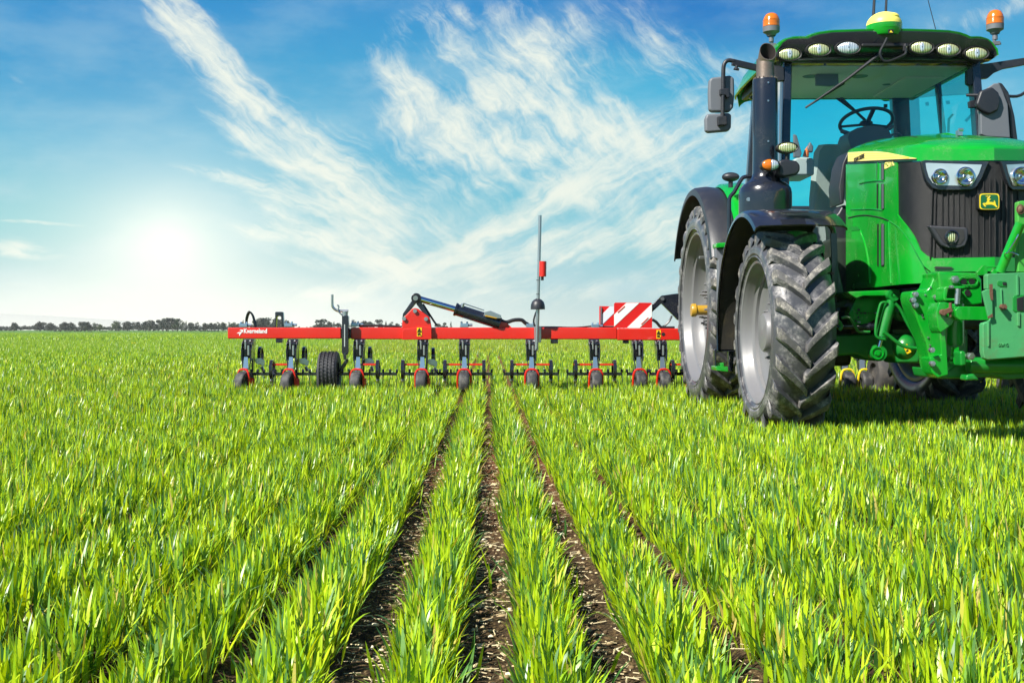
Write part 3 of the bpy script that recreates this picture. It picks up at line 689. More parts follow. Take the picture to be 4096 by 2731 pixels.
make_wheel(2.10, .50, 11.80, 1.035, .755, 28, .055, M_rim, rear=True)
M_yrim = mat('yellow_rim_paint', (.42, .30, .06), .4, dirt=DUST, damt=.5)
make_wheel(2.05, .45, 8.90, .785, .545, 21, .052, M_yrim, mirror=True)
make_wheel(1.96, .50, 11.80, 1.035, .755, 28, .055, M_yrim, mirror=True, rear=True)

# ---------------------------------------------------------------- bonnet, side panels, grille
bnd = [(2.915,9.30),(2.915,9.0),(2.915,8.6),(2.915,8.3),(2.922,8.15),(2.942,8.02),(2.987,7.93),(3.06,7.865),(3.2,7.805),(3.40,7.73)]
yr = [9.3,9.0,8.6,8.36,8.27,8.2,8.16,8.13,8.10,8.07]
def seam_z(y): return 1.935+(y-7.73)*.130
def ridge_z(y): return 2.035+(y-7.73)*.27 if y < 8.5 else 2.243+(y-8.5)*.13
full = [(x, y, r_) for (x, y), r_ in zip(bnd, yr)]; full += [(2*XC-x, y, r_) for x, y, r_ in full[-2::-1]]
rows = []
def bon_row(t_, dz0, infl=0.0):
    out = []
    for i, (x, y, r_) in enumerate(full):
        zs = seam_z(y); zc = ridge_z(r_); hv = min(.10, .85*(zc-zs)) if y > 7.9 else .082
        if t_ < 0: z = zs+hv*dz0; px, py = x, y
        else:
            px = x+(XC-x)*t_; py = y+(r_-y)*t_; z = zs+hv+(zc-zs-hv)*(1-(1-t_)**2.4)
        out.append(Vector((px, py, z)))
    return out
for a in (0, .5, .93): rows.append(bon_row(-1, a))
for a in (.03, .08, .16, .3, .45, .6, .75, .9, 1.0): rows.append(bon_row(a, 0))
b = B(); b.grid(rows); hood = b.build('bonnet', M_green, T, smooth=24, solid=.012)
# centre crease and panel on the bonnet
b = B(); b.tube([(XC, 7.735, 2.02), (XC, 7.95, 2.098), (XC, 8.07, 2.13), (XC, 8.5, 2.246), (XC, 9.2, 2.336)], .006, 6); b.build('bonnet_crease', M_green, hood)
def onhood(px, t_, dz=.004):
    # point on the bonnet at plan depth y and inward fraction t_
    y = px; zs = seam_z(y); zc = ridge_z(y); hv = min(.10, .85*(zc-zs)); return Vector((2.915+(XC-2.915)*t_, y, zs+hv+(zc-zs-hv)*(1-(1-t_)**2.4)+dz))
b = B(); b.tube([onhood(8.62, .98), onhood(8.64, .52), onhood(8.45, .47), onhood(8.2, .44)], .005, 6); b.build('panel_seam', M_ink, hood)
b = B(); b.box((XC+.0, 8.30, 2.215), (.03, .05, .04)); b.cyl((XC-.012, 8.28, 2.235), (XC+.02, 8.28, 2.235), .012, 8); b.build('bonnet_sensor', M_steel, hood)
# yellow stripe along the shoulder
st = []
N = 22
for i in range(N+1):
    s_ = i/N; y = 9.28-(9.28-7.955)*s_
    if y > 8.15: x = 2.915
    elif y > 8.02: x = 2.922+(8.15-y)*.154
    else: x = 2.942+(8.02-y)*.5
    zb = seam_z(y)+.016; ht = .072*(1-s_**3.2)+.002; st.append((x-.0095, y, zb, zb+ht))
b = B(); b.grid([[Vector((x, y, z0)) for x, y, z0, z1_ in st], [Vector((x-.0005, y, z0+(z1_-z0)*.5)) for x, y, z0, z1_ in st], [Vector((x, y, z1_)) for x, y, z0, z1_ in st]], flip=True)
b.build('stripe', M_stripe, hood, solid=.002)
b = B(); b.tube([(x-.001, y, z0-.006) for x, y, z0, z1_ in st], .0045, 6); b.build('stripe_edge', M_ink, hood)
b = B()
for k in (1,2,3): b.tube([(x-.0012, y, z0+(z1_-z0)*k/4) for x, y, z0, z1_ in st[:-1]], .0016, 4)
b.build('stripe_line', M_yellow, hood)
text('JOHN DEERE', 'lettering', M_ink, hood, .046, (2.9025, 9.12, seam_z(9.0)+.024), R_LEFT, sx=.95, bold=.0006)
# side walls following the plan outline
def wall(pts, off, mirror=False):
    """pts: (x, y, z0, z1), off pushes outwards"""
    P = [Vector((x, y, 0)) for x, y, *_ in pts]; g0, g1, gm = [], [], []
    for i, p in enumerate(P):
        t_ = (P[min(i+1, len(P)-1)]-P[max(i-1, 0)]).normalized(); n = Vector((t_.y, -t_.x, 0)); n = n if n.x < 0 or n.y < 0 else -n
        q_ = p+n*off; z0, z1_ = pts[i][2], pts[i][3]; g0.append(Vector((q_.x, q_.y, z0))); gm.append(Vector((q_.x, q_.y, (z0+z1_)/2))); g1.append(Vector((q_.x, q_.y, z1_)))
    b = B(); b.grid([g0, gm, g1]); return mir(b) if mirror else b
def side_pts(ys):
    out = []
    for y in ys:
        if y >= 8.15: x = 2.922
        elif y >= 8.02: x = 2.922+(8.15-y)*.154
        elif y >= 7.93: x = 2.942+(8.02-y)*.5
        else: x = 2.987+(7.93-y)*1.12
        out.append((x, y))
    return out
def bnd_top(y):     # upper edge of the green panel: up to the seam behind, sweeping down under the black mesh in front
    if y > 8.19: return seam_z(y)-.006
    k = [(8.19,1.62),(8.10,1.56),(8.0,1.485),(7.95,1.39),(7.93,1.345),(7.90,1.305),(7.865,1.285)]
    for (a, za), (c, zc) in zip(k, k[1:]):
        if y >= c: return zc+(za-zc)*(y-c)/(a-c)
    return 1.285
ys = [9.36,9.1,8.8,8.5,8.25,8.195,8.185,8.14,8.08,8.02,7.98,7.95,7.93,7.90,7.865]
for mr in (False, True):
    pts = [(x, y, 1.118, bnd_top(y)) for x, y in side_pts(ys)]
    pn = wall(pts, .004, mr).build('side_panel', M_green, T, smooth=40, solid=.010)
    # the curved seam, the vents and the recess of the lower panel
    def sp(u, v, off=.011):
        Y_ = 2.918*FX/(u-CU); 
        for _ in range(6):
            (x_, _y), = side_pts([max(min(Y_, 9.36), 7.87)]); Y_ = (x_-off)*FX/(u-CU)
        return PW(u, v, Y_)
    def tb(pts, r): 
        bb = B(); bb.tube(smoothpath([sp(*p) for p in pts], 5), r, 6); return mir(bb) if mr else bb
    tb([z1(245,968), z1(330,948), z1(430,940), z1(530,955), z1(600,972), z1(670,1000)], .0045).build('panel_seam', M_ink, pn)
    tb([z1(670,1000), z1(760,1060), z1(850,1160), z1(920,1280), z1(985,1400), z1(1040,1480), z1(1100,1530)], .004).build('panel_seam', M_dgreen, pn)
    tb([z1(735,1085), z1(745,1250), z1(760,1420), z1(775,1560), z1(778,1660)], .004).build('panel_seam', M_dgreen, pn)
    tb([z1(668,1005), z1(672,1250), z1(685,1560), z1(690,1650)], .007).build('panel_crease', M_green, pn)
    tb([z1(370,1100), z1(420,1250), z1(455,1450), z1(470,1650)], .006).build('panel_crease', M_green, pn)
    tb([z1(360,610), z1(440,590), z1(540,580), z1(615,582)], .007).build('panel_crease', M_green, pn)
    tb([z1(345,380), z1(440,372), z1(530,370), z1(555,395), z1(552,570)], .005).build('panel_crease', M_green, pn)
    tb([z1(270,880), z1(380,878), z1(480,875), z1(600,890)], .005).build('panel_crease', M_green, pn)
    for (xa, xb, ya, yb) in [(592,614,400,575),(592,614,612,880),(545,554,395,575),(545,554,610,868),(590,616,1030,1470),(550,560,1030,1470)]:
        q0, q1, q2, q3 = sp(*z1(xa,ya)), sp(*z1(xb,ya)), sp(*z1(xb,yb)), sp(*z1(xa,yb)); bb = B(); bb.prism([q0,q1,q2,q3], (-.004,0,0)); vv = (mir(bb) if mr else bb).build('vent', M_ink, pn, smooth=0)
        if xb-xa > 15:
            bb = B(); n_ = int((yb-ya)/13)
            for k in range(n_):
                a_ = sp(*z1(xa+2, ya+13*k+12), .016); c_ = sp(*z1(xb-2, ya+13*k+3), .016); bb.beam(a_, c_, .003, .006)
            (mir(bb) if mr else bb).build('vent_slats', M_mgrey, vv, smooth=0)
    q = [sp(*z1(*p_)) for p_ in ((258,1060),(345,1055),(372,1092),(280,1100))]; bb = B(); bb.prism(q, (-.002,0,0)); (mir(bb) if mr else bb).build('grip_recess', M_dgreen, pn, smooth=0)
    if not mr:
        for m_, o_, nm in ((M_stripe, .004, 'number'),):
            a_ = sp(*z1(622, 458), .012); text('6250 R', nm, m_, pn, .066, (a_.x, a_.y, a_.z), R_LEFT, bold=.0016, sx=1.0)
# black mesh nose
nose = [(2.922,8.215),(2.922,8.15),(2.942,8.02),(2.987,7.93),(3.06,7.865),(3.2,7.805),(3.40,7.73)]; nose += [(2*XC-x, y) for x, y in nose[-2::-1]]
b = wall([(x, y, 1.26, seam_z(y)-.004) for x, y in nose], -.006); gr = b.build('grille', M_mesh, T, smooth=60, solid=.008)
def face_y(x): return 7.865-(x-3.06)*.397 if x < XC else 7.73+(x-XC)*.397
def PF(u, v, off=0.0):
    k = (u-CU)/FX; Y_ = (7.865+3.06*.397)/(1+.397*k)
    if k*Y_ > XC: Y_ = (7.73-XC*.397)/(1-.397*k)
    return PW(u, v, Y_-off)
b = B()
for x_ in (1125,1165,1225,1285,1340,1400,1455,1520,1600,1660,1725,1780,1850,1900,1960,2020):
    top, bot = PF(*z1(x_, 560), .006), PF(*z1(x_-25 if x_ < 1200 else x_, 1405), .006); b.beam(top, bot, .009, .008, (0,-1,0))
b.build('grille_rib', M_mesh, gr, bevel=.003)
b = B(); b.pp([z1(1500,935), z1(1690,930), z1(1660,1020), z1(1520,1020)], 7.80, .03)
b.build('bonnet_latch', M_mgrey, gr, bevel=.004)
# bumper band under the grille
b = wall([(x, y, 1.19, 1.285) for x, y in [(3.0,7.925)]+nose[4:-4]+[(2*XC-3.0,7.925)]], .008); bp = b.build('bumper', M_green, T, smooth=30, solid=.012)
for mr in (False, True):
    b = B(); b.prism([PF(*z1(1160,1475), .03), PF(*z1(1340,1480), .03), PF(*z1(1310,1498), .03), PF(*z1(1140,1495), .03)], (0,.01,0)); (mir(b) if mr else b).build('bumper_slot', M_ink, bp, smooth=0)
# headlights
def fpoly(pts, off, dep): 
    b = B(); b.prism([PF(*p, off) for p in pts], (0, dep, 0)); return b
HL = [(1012,372),(1050,362),(1722,376),(1700,420),(1640,560),(1590,640),(1540,675),(1200,680),(1120,655),(1060,580),(1035,490)]
LN = [(1052,395),(1080,393),(1640,412),(1610,500),(1560,590),(1530,632),(1180,628),(1125,600),(1085,540),(1062,460)]
for mr in (False, True):
    fx = mir if mr else (lambda b: b)
    hl = fx(fpoly([z1(*p) for p in HL], .030, .045)).build('headlight', M_gloss, T, bevel=.006, smooth=30)
    fx(fpoly([z1(*p) for p in LN], .034, .006)).build('reflector', M_refl, hl, smooth=30)
    for (cx, cy_, r_) in ((1187,540,78),(1450,540,95)):
        c = PF(*z1(cx, cy_), .036); R_ = r_*.09567*7.8/FX
        b = B(); b.lathe([(R_, 0), (R_*1.04, -.034), (R_*.93, -.037), (R_*.90, -.032)], c, 'y', 28); fx(b).build('lamp_ring', M_chrome, hl)
        b = B(); b.lathe([(R_*.90, -.033), (R_*.75, -.018), (R_*.45, -.006), (.001, -.003)], c, 'y', 28); fx(b).build('lamp_bowl', M_chrome, hl)
        b = B(); b.ell(c+Vector((0, -.010, 0)), (R_*.26, .012, R_*.26), 16, 8, -1); fx(b).build('bulb_lens', M_chrome, hl)
        b = B(); b.ell(c+Vector((0, -.021, 0)), (R_*.10, .006, R_*.10), 10, 6, -1); fx(b).build('bulb', M_ink, hl)
    # fog lamp in the grille
    fb = fpoly([z1(*p) for p in ((1085,1050),(1110,1045),(1480,1065),(1500,1090),(1498,1190),(1470,1260),(1400,1285),(1290,1285),(1210,1250),(1160,1180))], .050, .05); fl = fx(fb).build('fog_lamp', M_black, T, bevel=.012, smooth=40)
    fx(fpoly([z1(*p) for p in ((1150,1080),(1450,1090),(1460,1180),(1420,1240),(1300,1250),(1240,1220))], .054, .006)).build('fog_lamp_recess', M_ink, fl)
    c = PF(*z1(1320, 1168), .058); b = B(); b.lathe([(.048, 0), (.048, -.016), (.040, -.018), (.038, -.006)], c, 'y', 28); fx(b).build('fog_lamp_ring', M_gloss, fl)
    b = B(); b.ell(c, (.037, .010, .037), 20, 8, -1); fx(b).build('fog_lamp_lens', M_lensy, fl)
# badge
def ring_pts(cx, cy_, hw, hh, n=32, pw=.30):
    return [(cx+hw*(abs(cos(a))**pw)*(1 if cos(a) > 0 else -1), cy_+hh*(abs(sin(a))**pw)*(1 if sin(a) > 0 else -1)) for a in [2*pi*k/n for k in range(n)]]
YB = 7.735
def bpoly(pts, y, dep): b = B(); b.prism([PW(*z1(*p), y) for p in pts], (0, dep, 0)); return b
bd = bpoly(ring_pts(1717,795,115,93), YB-.030, .05).build('badge', M_ink, T, bevel=.004)
bpoly(ring_pts(1719,796,103,84), YB-.034, .01).build('badge_rim', M_yellow, bd)
bpoly(ring_pts(1719,796,91,73), YB-.037, .01).build('badge_field', mat('dark_green_enamel', (.006,.11,.03), .3, coat=.5), bd)
deer = [(1712,765),(1700,760),(1690,772),(1700,782),(1690,800),(1683,811),(1655,812),(1647,820),(1665,846),(1680,852),(1684,845),(1668,828),(1690,832),(1710,829),(1745,829),(1765,836),(1788,856),(1800,859),(1803,850),(1786,830),(1783,812),(1775,788),(1766,784),(1769,801),(1750,803),(1716,799),(1717,786),(1730,776),(1734,767)]
bpoly(deer, YB-.0385, .003).build('leaping_stag_emblem', M_yellow, bd, smooth=0)
b = B()
for pa in ([(1706,762),(1698,748),(1680,742)], [(1706,762),(1708,745),(1700,732)], [(1712,762),(1722,748),(1722,733)], [(1698,752),(1690,738)], [(1718,752),(1730,742)]):
    b.tube([PW(*z1(*p), YB-.039) for p in pa], .0022, 5)
b.build('antlers', M_yellow, bd)

# ---------------------------------------------------------------- cab
CY0, CY1 = 9.92, 11.35
GL = [(2.60, 9.83, 1.52), (4.20, 9.83, 1.52), (4.14, 9.95, 3.12), (2.62, 9.95, 3.12)]
cab = B()
def pillar(b, a, c, w1, w2): b.beam(a, c, w1, w2, (0,1,0))
pillar(cab, (2.515, 9.84, 1.45), (2.585, 9.96, 3.14), .075, .12); pillar(cab, (4.275, 9.84, 1.45), (4.20, 9.96, 3.14), .075, .12)
pillar(cab, (2.50, 10.75, 1.35), (2.60, 10.75, 3.12), .05, .06); pillar(cab, (4.30, 10.75, 2.2), (4.20, 10.75, 3.12), .05, .06)
pillar(cab, (2.62, 11.42, 1.9), (2.70, 11.36, 3.12), .17, .10); pillar(cab, (4.14, 11.42, 1.9), (4.06, 11.36, 3.12), .17, .10)
cab.bx(2.55, 4.22, 9.93, 9.99, 3.105, 3.17); cab.bx(2.58, 4.18, 11.33, 11.39, 3.07, 3.15)
cab.bx(2.58, 2.63, 9.95, 11.4, 3.09, 3.15); cab.bx(4.15, 4.20, 9.95, 11.4, 3.09, 3.15)
cab.bx(2.50, 4.28, 9.82, 9.90, 1.42, 1.50); cf = cab.build('cab_frame', M_gloss, T, bevel=.014)
b = B(); b.bx(2.55, 4.22, 9.95, 11.4, 1.10, 1.40); b.bx(2.48, 2.9, 9.86, 11.2, .95, 1.42); b.bx(2.62, 4.15, 11.35, 11.44, 1.4, 2.02); b.build('cab_floor', M_black, T, bevel=.03)
def pane(name, q, th, m=M_glass, bulge=0):
    A, Bq, Cq, D = [Vector(p) for p in q]; n = 10; rows = []; nr = (Bq-A).cross(D-A).normalized()
    for i in range(n+1):
        r_ = []
        for k in range(n+1):
            s_, t_ = k/n, i/n; p_ = (A*(1-s_)+Bq*s_)*(1-t_)+(D*(1-s_)+Cq*s_)*t_; r_.append(p_+nr*bulge*(1-(2*s_-1)**2))
        rows.append(r_)
    b = B(); b.grid(rows); return b.build(name, m, T, smooth=60)
pane('windscreen', GL, .006, bulge=.05)
pane('rear_window', [(2.70,11.40,1.98),(4.06,11.40,1.98),(4.0,11.36,3.08),(2.76,11.36,3.08)], .006, M_glassb)
pane('side_window', [(4.27,9.90,1.5),(4.30,10.74,1.5),(4.205,10.74,3.10),(4.205,9.99,3.10)], .006, M_glassb)
pane('side_window', [(4.30,10.77,1.9),(4.2,11.36,1.95),(4.12,11.33,3.10),(4.205,10.78,3.10)], .006, M_glassb)
pane('side_window', [(2.53,9.90,1.5),(2.50,10.74,1.5),(2.595,10.74,3.10),(2.595,9.99,3.10)], .006)
pane('side_window', [(2.50,10.77,1.9),(2.6,11.36,1.95),(2.68,11.33,3.10),(2.595,10.78,3.10)], .006)
# sun strip frit inside the top of the windscreen
# roof
def roofz(dx):
    a = abs(dx)
    k = [(0,3.345),(.50,3.340),(.63,3.325),(.70,3.295),(.76,3.300),(.84,3.300),(.90,3.26),(.945,3.20),(.955,3.15)]
    for (p, zp), (q_, zq) in zip(k, k[1:]):
        if a <= q_: return zp+(zq-zp)*(a-p)/(q_-p)
    return 3.15
dxs = [-.955,-.945,-.92,-.90,-.86,-.80,-.76,-.73,-.70,-.66,-.60,-.50,-.35,-.18]; dxs = dxs+[0]+[-x for x in dxs[::-1]]
XR = 3.415
def fy(dx): return 9.86-.13*(1-(dx/.955)**2)
rows = []
for k, (dy, dz, sc) in enumerate([(0,-.014,1.0),(.03,0,1.0),(.10,.012,1.0),(.35,.03,1.0),(.9,.045,.995),(1.4,.035,.985),(1.75,.0,.96),(1.88,-.06,.93),(1.92,-.16,.92)]):
    fr = max(0, 1-dy/.9); rows.append([Vector((XR+dx*sc, (fy(dx)*fr+9.86*(1-fr))+dy, roofz(dx)+dz*(1 if abs(dx) < .94 else 0))) for dx in dxs])
rf = B(); rf.grid(rows); roof = rf.build('roof', M_green, T, smooth=40, solid=.02)
fas = []
for s_, (yo, zf) in enumerate([(.012, 1.0), (-.006, .93), (.004, .70), (.022, .40), (.05, .14), (.085, 0), (.16, 0)]):
    fas.append([Vector((XR+dx*.985, fy(dx)+yo, 3.125+.012*(abs(dx) > .8)+(roofz(dx)-.018-3.125)*zf)) for dx in dxs])
b = B(); b.grid(fas[::-1]); fascia = b.build('roof_fascia', M_gloss, roof, smooth=50, solid=.014)
b = B(); b.bx(2.62, 4.17, 10.0, 11.36, 3.075, 3.095); b.bx(3.75, 4.12, 10.35, 11.2, 3.055, 3.075); b.build('roof_lining', M_liner, T, bevel=.02)
for x_, y_, r_ in ((915,515,.07),(1245,515,.07),(1425,570,.035)):
    Yv = 2.272*FX/(CV-t1(x_, y_)[1]); pv_ = PW(*t1(x_, y_), Yv); b = B(); b.lathe([(.0001,0),(r_,0),(r_*1.05,.003)], (pv_.x, min(max(Yv, 10.1), 11.2), 3.072), 'z', 20); b.build('air_vent', M_mgrey, T)
b = B(); b.bx(2.55, 2.60, 9.95, 11.55, 3.10, 3.17); b.bx(4.22, 4.27, 9.95, 11.55, 3.10, 3.17); b.build_split('roof_underside', M_black, T)
for cu, cv, m_ in [(770,365,M_lensy),(968,335,M_lensy),(1166,322,M_lensb),(1660,320,M_lensy),(1840,335,M_lensy),(2030,360,M_lensy)]:
    u_, v_ = t1(cu, cv); dx = (u_-CU)*9.8/FX-XR; c = PW(u_, v_, fy(dx)-.005); yaw = -dx*.35
    b = B(); b.lathe([(.112,.03),(.112,-.004),(.104,-.014),(.094,-.010)], c, 'y', 28, sc=(.56,1)); wl = b.build('work_lamp', M_ink, roof, smooth=50)
    b = B(); b.ell(c+Vector((0,-.002,0)), (.093,.020,.051), 24, 10, -1); b.build('lamp_lens', m_, wl)
    b = B(); b.ell(c+Vector((0,-.019,0)), (.022,.006,.040), 16, 6, -1); b.build('bulb_shield', M_lensb, wl); b = B(); b.ell(c+Vector((0,-.023,0)), (.006,.004,.006), 12, 6, -1); b.build('bulb', M_ink, wl)
b = B(); b.bx(3.16, 3.56, 9.716, 9.75, 3.185, 3.215); b.build('fascia_slot', M_ink, roof, bevel=.01)
# rear corner lamp under the roof on the left
c = PW(747.5, 84, 11.6); b = B(); b.ell(c, (.05,.08,.075), 14, 8, -1); b.build('rear_work_lamp', M_black, T); 
# satellite receiver
c = PW(*t1(1414,190), 9.80); rc = B(); rc.ell((c.x, c.y+.02, 3.345), (.146,.15,.055), 32, 6, -.6); rc.lathe([(.10,-.055),(.13,-.05),(.146,-.02),(.149,.045)], (c.x, c.y+.02, 3.345), 'z', 32)
dome = rc.build('satellite_receiver', M_green, T, smooth=50)
b = B(); b.ell((c.x, c.y+.02, 3.39), (.147,.148,.115), 32, 14, 0); b.build('receiver_dome', mat('receiver_yellow', (.86,.74,.14), .4), dome)
b = B(); b.ell((c.x+.03, c.y-.045, 3.45), (.075,.06,.035), 20, 8, -1); b.build('dome_ridge', mat('receiver_yellow', (.86,.74,.14), .4), dome)
b = B(); b.prism([PW(u_, v_, 9.655) for u_, v_ in [t1(1440,196), t1(1474,196), t1(1474,226), t1(1440,226)]], (0,.02,0)); b.build('receiver_badge', M_ink, dome, bevel=.002)
b = B(); b.prism([PW(u_, v_, 9.652) for u_, v_ in [t1(1447,218), t1(1450,208), t1(1456,203), t1(1461,210), t1(1469,220), t1(1459,218)]], (0,.004,0)); b.build('receiver_emblem', M_yellow, dome, smooth=0)
b = B(); b.tube(smoothpath([PW(*t1(x, y), 9.62) for x, y in [(1428,255),(1412,290),(1385,340),(1383,375),(1405,408),(1440,412),(1500,390),(1545,368),(1556,345),(1552,310)]], 6), .011, 8); b.cyl(PW(*t1(1550,345), 9.66), PW(*t1(1550,300), 9.68), .018, 10)
b.build('receiver_cable', M_hose, dome)
for (a_, c_, r_, nm) in [((1334,158),(1346,-60),.014,'antenna'),((1419,112),(1427,-60),.012,'antenna'),((1768,241),(1700,-20),.004,'whip_antenna')]:
    b = B(); p0, p1 = PW(*t1(*a_), 10.35), PW(*t1(*c_), 10.35); b.tube([Vector((p0.x-(p1.x-p0.x)*.1, p0.y, 3.34)), p0, p1], [r_, r_, r_*.85], 8); b.cyl((p0.x, p0.y, 3.33), (p0.x, p0.y, 3.37), r_*1.8, 10); b.build(nm, M_black, T)
# beacons
def beacon(cu, vt, vm, vb, Yb, path):
    c = PW(cu, vm, Yb); s_ = Yb/FX; top = CH+(CV-vt)*s_; bot = CH+(CV-vb)*s_; r = 8.3*s_
    b = B(); b.lathe([(r*.5,bot-.02),(r*.62,bot),(r*.98,bot+.015),(r*1.02,c.z-.003)], (c.x, Yb, 0), 'z', 24); b.cyl((c.x, Yb, bot-.07), (c.x, Yb, bot-.01), .022, 12); b.tube(path, .014, 8)
    b.box((c.x+.01, Yb, bot-.10), (.06,.03,.03)); b.cyl((c.x-.045, Yb, bot-.105), (c.x+.05, Yb, bot-.105), .010, 8)
    o_ = b.build('beacon', M_mgrey, T, smooth=40)
    h = top-c.z; b = B(); b.lathe([(r,c.z),(r*.99,c.z+h*.35),(r*.90,c.z+h*.65),(r*.68,c.z+h*.88),(r*.38,c.z+h*.98),(.001,top)], (c.x, Yb, 0), 'z', 28)
    for k in range(5): b.lathe([(r*1.0, c.z+.012*k+.004),(r*1.015, c.z+.012*k+.008),(r*1.0, c.z+.012*k+.012)], (c.x, Yb, 0), 'z', 28)
    b.build('beacon_lens', M_orange, o_, smooth=60)
c = PW(771.5, 42, 10.1); beacon(771.3, 13.0, 26.8, 33.8, 10.1, [PW(771.8, 34, 10.1), PW(772, 46, 10.1), PW(774, 54, 10.1), (2.56, 10.1, 3.12)])
beacon(995, 10, 24.5, 31.5, 10.0, [PW(994.5, 33, 10.0), PW(994, 48, 10.0), PW(994.5, 56, 10.0), PW(988, 60, 10.0), PW(970, 64, 10.0)])
# wipers
b = B(); b.tube([PW(*t1(1395,352), 9.78), PW(*t1(1150,540), 9.79), PW(*t1(880,726), 9.80)], [.016,.012,.007], 8); b.tube([PW(*t1(1140,560), 9.80), PW(*t1(882,722), 9.81)], .010, 6); b.build('wiper', M_black, T)
b = B(); b.tube([PW(*t1(1065,642), 11.33), PW(*t1(1240,770), 11.33)], .012, 6); b.tube([PW(*t1(1115,655), 11.31), PW(*t1(1320,845), 11.31)], .014, 6); b.build('rear_wiper', M_black, T)
# interior
c = PW(*t1(1288,822), 10.5); sw = B(); n_ = 40
tilt = Matrix.Rotation(radians(-22), 3, 'X')
sw.tube([c+tilt@Vector((.232*cos(2*pi*k/n_), .232*sin(2*pi*k/n_), 0)) for k in range(n_)], .016, 8, closed=True)
for a in (20, 160, 270): sw.beam(c+tilt@Vector((.04*cos(radians(a)), .04*sin(radians(a)), -.02)), c+tilt@Vector((.225*cos(radians(a)), .225*sin(radians(a)), 0)), .035, .018)
sw.ell(c+Vector((0,0,-.01)), (.06,.06,.03), 16, 8); sw.build('steering_wheel', M_black, T)
b = B(); b.prism([PW(*t1(x, y), 10.15) for x, y in [(1165,925),(1180,885),(1230,860),(1300,845),(1390,850),(1440,870),(1465,920),(1450,960),(1300,990),(1230,1000),(1200,1010),(1180,980)]], (0,.30,0)); b.tube([PW(*t1(1175,900), 10.3), PW(*t1(1118,880), 10.3)], .02, 8); b.tube([PW(*t1(1440,915), 10.3), PW(*t1(1500,895), 10.3), PW(*t1(1528,915), 10.3)], .012, 6)
b.tube([PW(*t1(1440,870), 10.3), PW(*t1(1470,845), 10.3)], .018, 8); b.bx(3.3, 3.6, 10.2, 10.5, 1.4, 2.4); b.build('dashboard', M_mgrey, T, bevel=.03)
seat = B()
for (yo, w_, zz) in ((0, .27, 1.0),):
    rows = []
    for z_, hw, yy in [(1.72,.23,10.72),(1.80,.24,10.9),(1.85,.24,11.0),(2.05,.23,11.03),(2.3,.20,11.05),(2.50,.17,11.07),(2.57,.12,11.08)]: rows.append([Vector((3.32+hw*s_, yy+abs(s_)*-.05, z_)) for s_ in (-1,-.8,-.4,0,.4,.8,1)])
    seat.grid(rows)
seat.bx(3.0, 3.5, 10.65, 11.1, 1.58, 1.72); seat.build('seat', M_seat, T, solid=.10, smooth=50)
b = B(); b.prism([PW(*t1(x, y), 10.55) for x, y in [(800,1180),(800,1070),(840,1055),(930,1060),(942,1080),(940,1180)]], (0,.45,0)); b.build('side_console', M_lgrey, T, bevel=.02)
b = B(); b.prism([PW(*t1(x, y), 10.4) for x, y in [(800,900),(822,910),(855,1030),(845,1060),(800,1060)]], (0,.03,0)); b.build('monitor', M_mgrey, T, bevel=.008)
b = B(); b.tube([PW(*t1(880,1055), 10.5), PW(*t1(888,1015), 10.5), PW(*t1(905,990), 10.5)], [.028,.022,.02], 10); js = b.build('joystick', M_orangep, T)
b = B(); b.prism([PW(*t1(x, y), 10.47) for x, y in [(890,1000),(912,952),(934,985),(930,1025),(905,1020)]], (0,.05,0)); b.build('joystick_head', M_mgrey, js, bevel=.01)
b = B(); b.prism([PW(*t1(x, y), 10.25) for x, y in [(950,468),(1098,460),(1105,570),(1050,578),(952,572)]], (0,.04,0)); b.tube([PW(*t1(1010,470), 10.27), PW(*t1(1012,400), 10.2)], .012, 8); b.build('interior_mirror', M_mgrey, T, bevel=.012)
b = B(); b.prism([PW(*t1(x, y), 10.2) for x, y in [(1388,443),(1432,443),(1432,470),(1388,470)]], (0,.03,0)); b.build('cab_camera', M_black, T, bevel=.004)
b = B(); b.prism([PW(*t1(x, y), 11.3) for x, y in [(1408,700),(1432,700),(1432,724),(1408,724)]], (0,.01,0)); b.build('window_sticker', M_ink, T)
b = B(); b.tube([PW(*t1(1872,770), 10.75), PW(*t1(1845,800), 10.75), PW(*t1(1842,890), 10.75)], .012, 8); b.build('grab_handle', M_black, T)
# mirrors, left
def rbox(px, Y_, dep, name, m, par=T, bev=.02): b = B(); b.prism([PW(*p, Y_) for p in px], (0, dep, 0)); return b.build(name, m, par, bevel=bev, seg=3)
b = B(); b.beam(PW(*t1(385,418), 9.85), PW(*t1(565,460), 9.9), .03, .055); b.tube(smoothpath([PW(*t1(x, y), 9.85) for x, y in [(400,412),(360,406),(335,425),(326,470),(325,600),(322,700),(320,845)]], 5), .018, 10)
b.tube([PW(*t1(415,440), 9.85), PW(*t1(412,470), 9.85)], .014, 8); b.beam(PW(*t1(395,462), 9.85), PW(*t1(432,468), 9.85), .02, .02)
b.prism([PW(*t1(x, y), 9.88) for x, y in [(672,445),(735,450),(735,540),(690,545),(672,500)]], (0,.06,0)); b.beam(PW(*t1(555,450), 9.9), PW(*t1(700,480), 9.92), .05, .08)
ma = b.build('mirror_arm', M_black, T, bevel=.004)
m1 = rbox([t1(*p) for p in ((245,520),(370,505),(400,520),(403,640),(395,720),(370,752),(245,752),(230,730),(227,620),(231,540))], 9.88, .07, 'mirror', M_mgrey)
rbox([t1(*p) for p in ((305,595),(365,592),(368,655),(350,655),(345,640),(305,635))], 9.83, .06, 'mirror_clamp', M_black, m1, .006)
m2 = rbox([t1(*p) for p in ((215,765),(370,757),(382,775),(380,855),(365,880),(220,892),(205,875),(203,800))], 9.88, .07, 'wide_angle_mirror', M_mgrey)
rbox([t1(*p) for p in ((288,782),(350,780),(352,838),(292,842))], 9.83, .06, 'mirror_clamp', M_black, m2, .006)
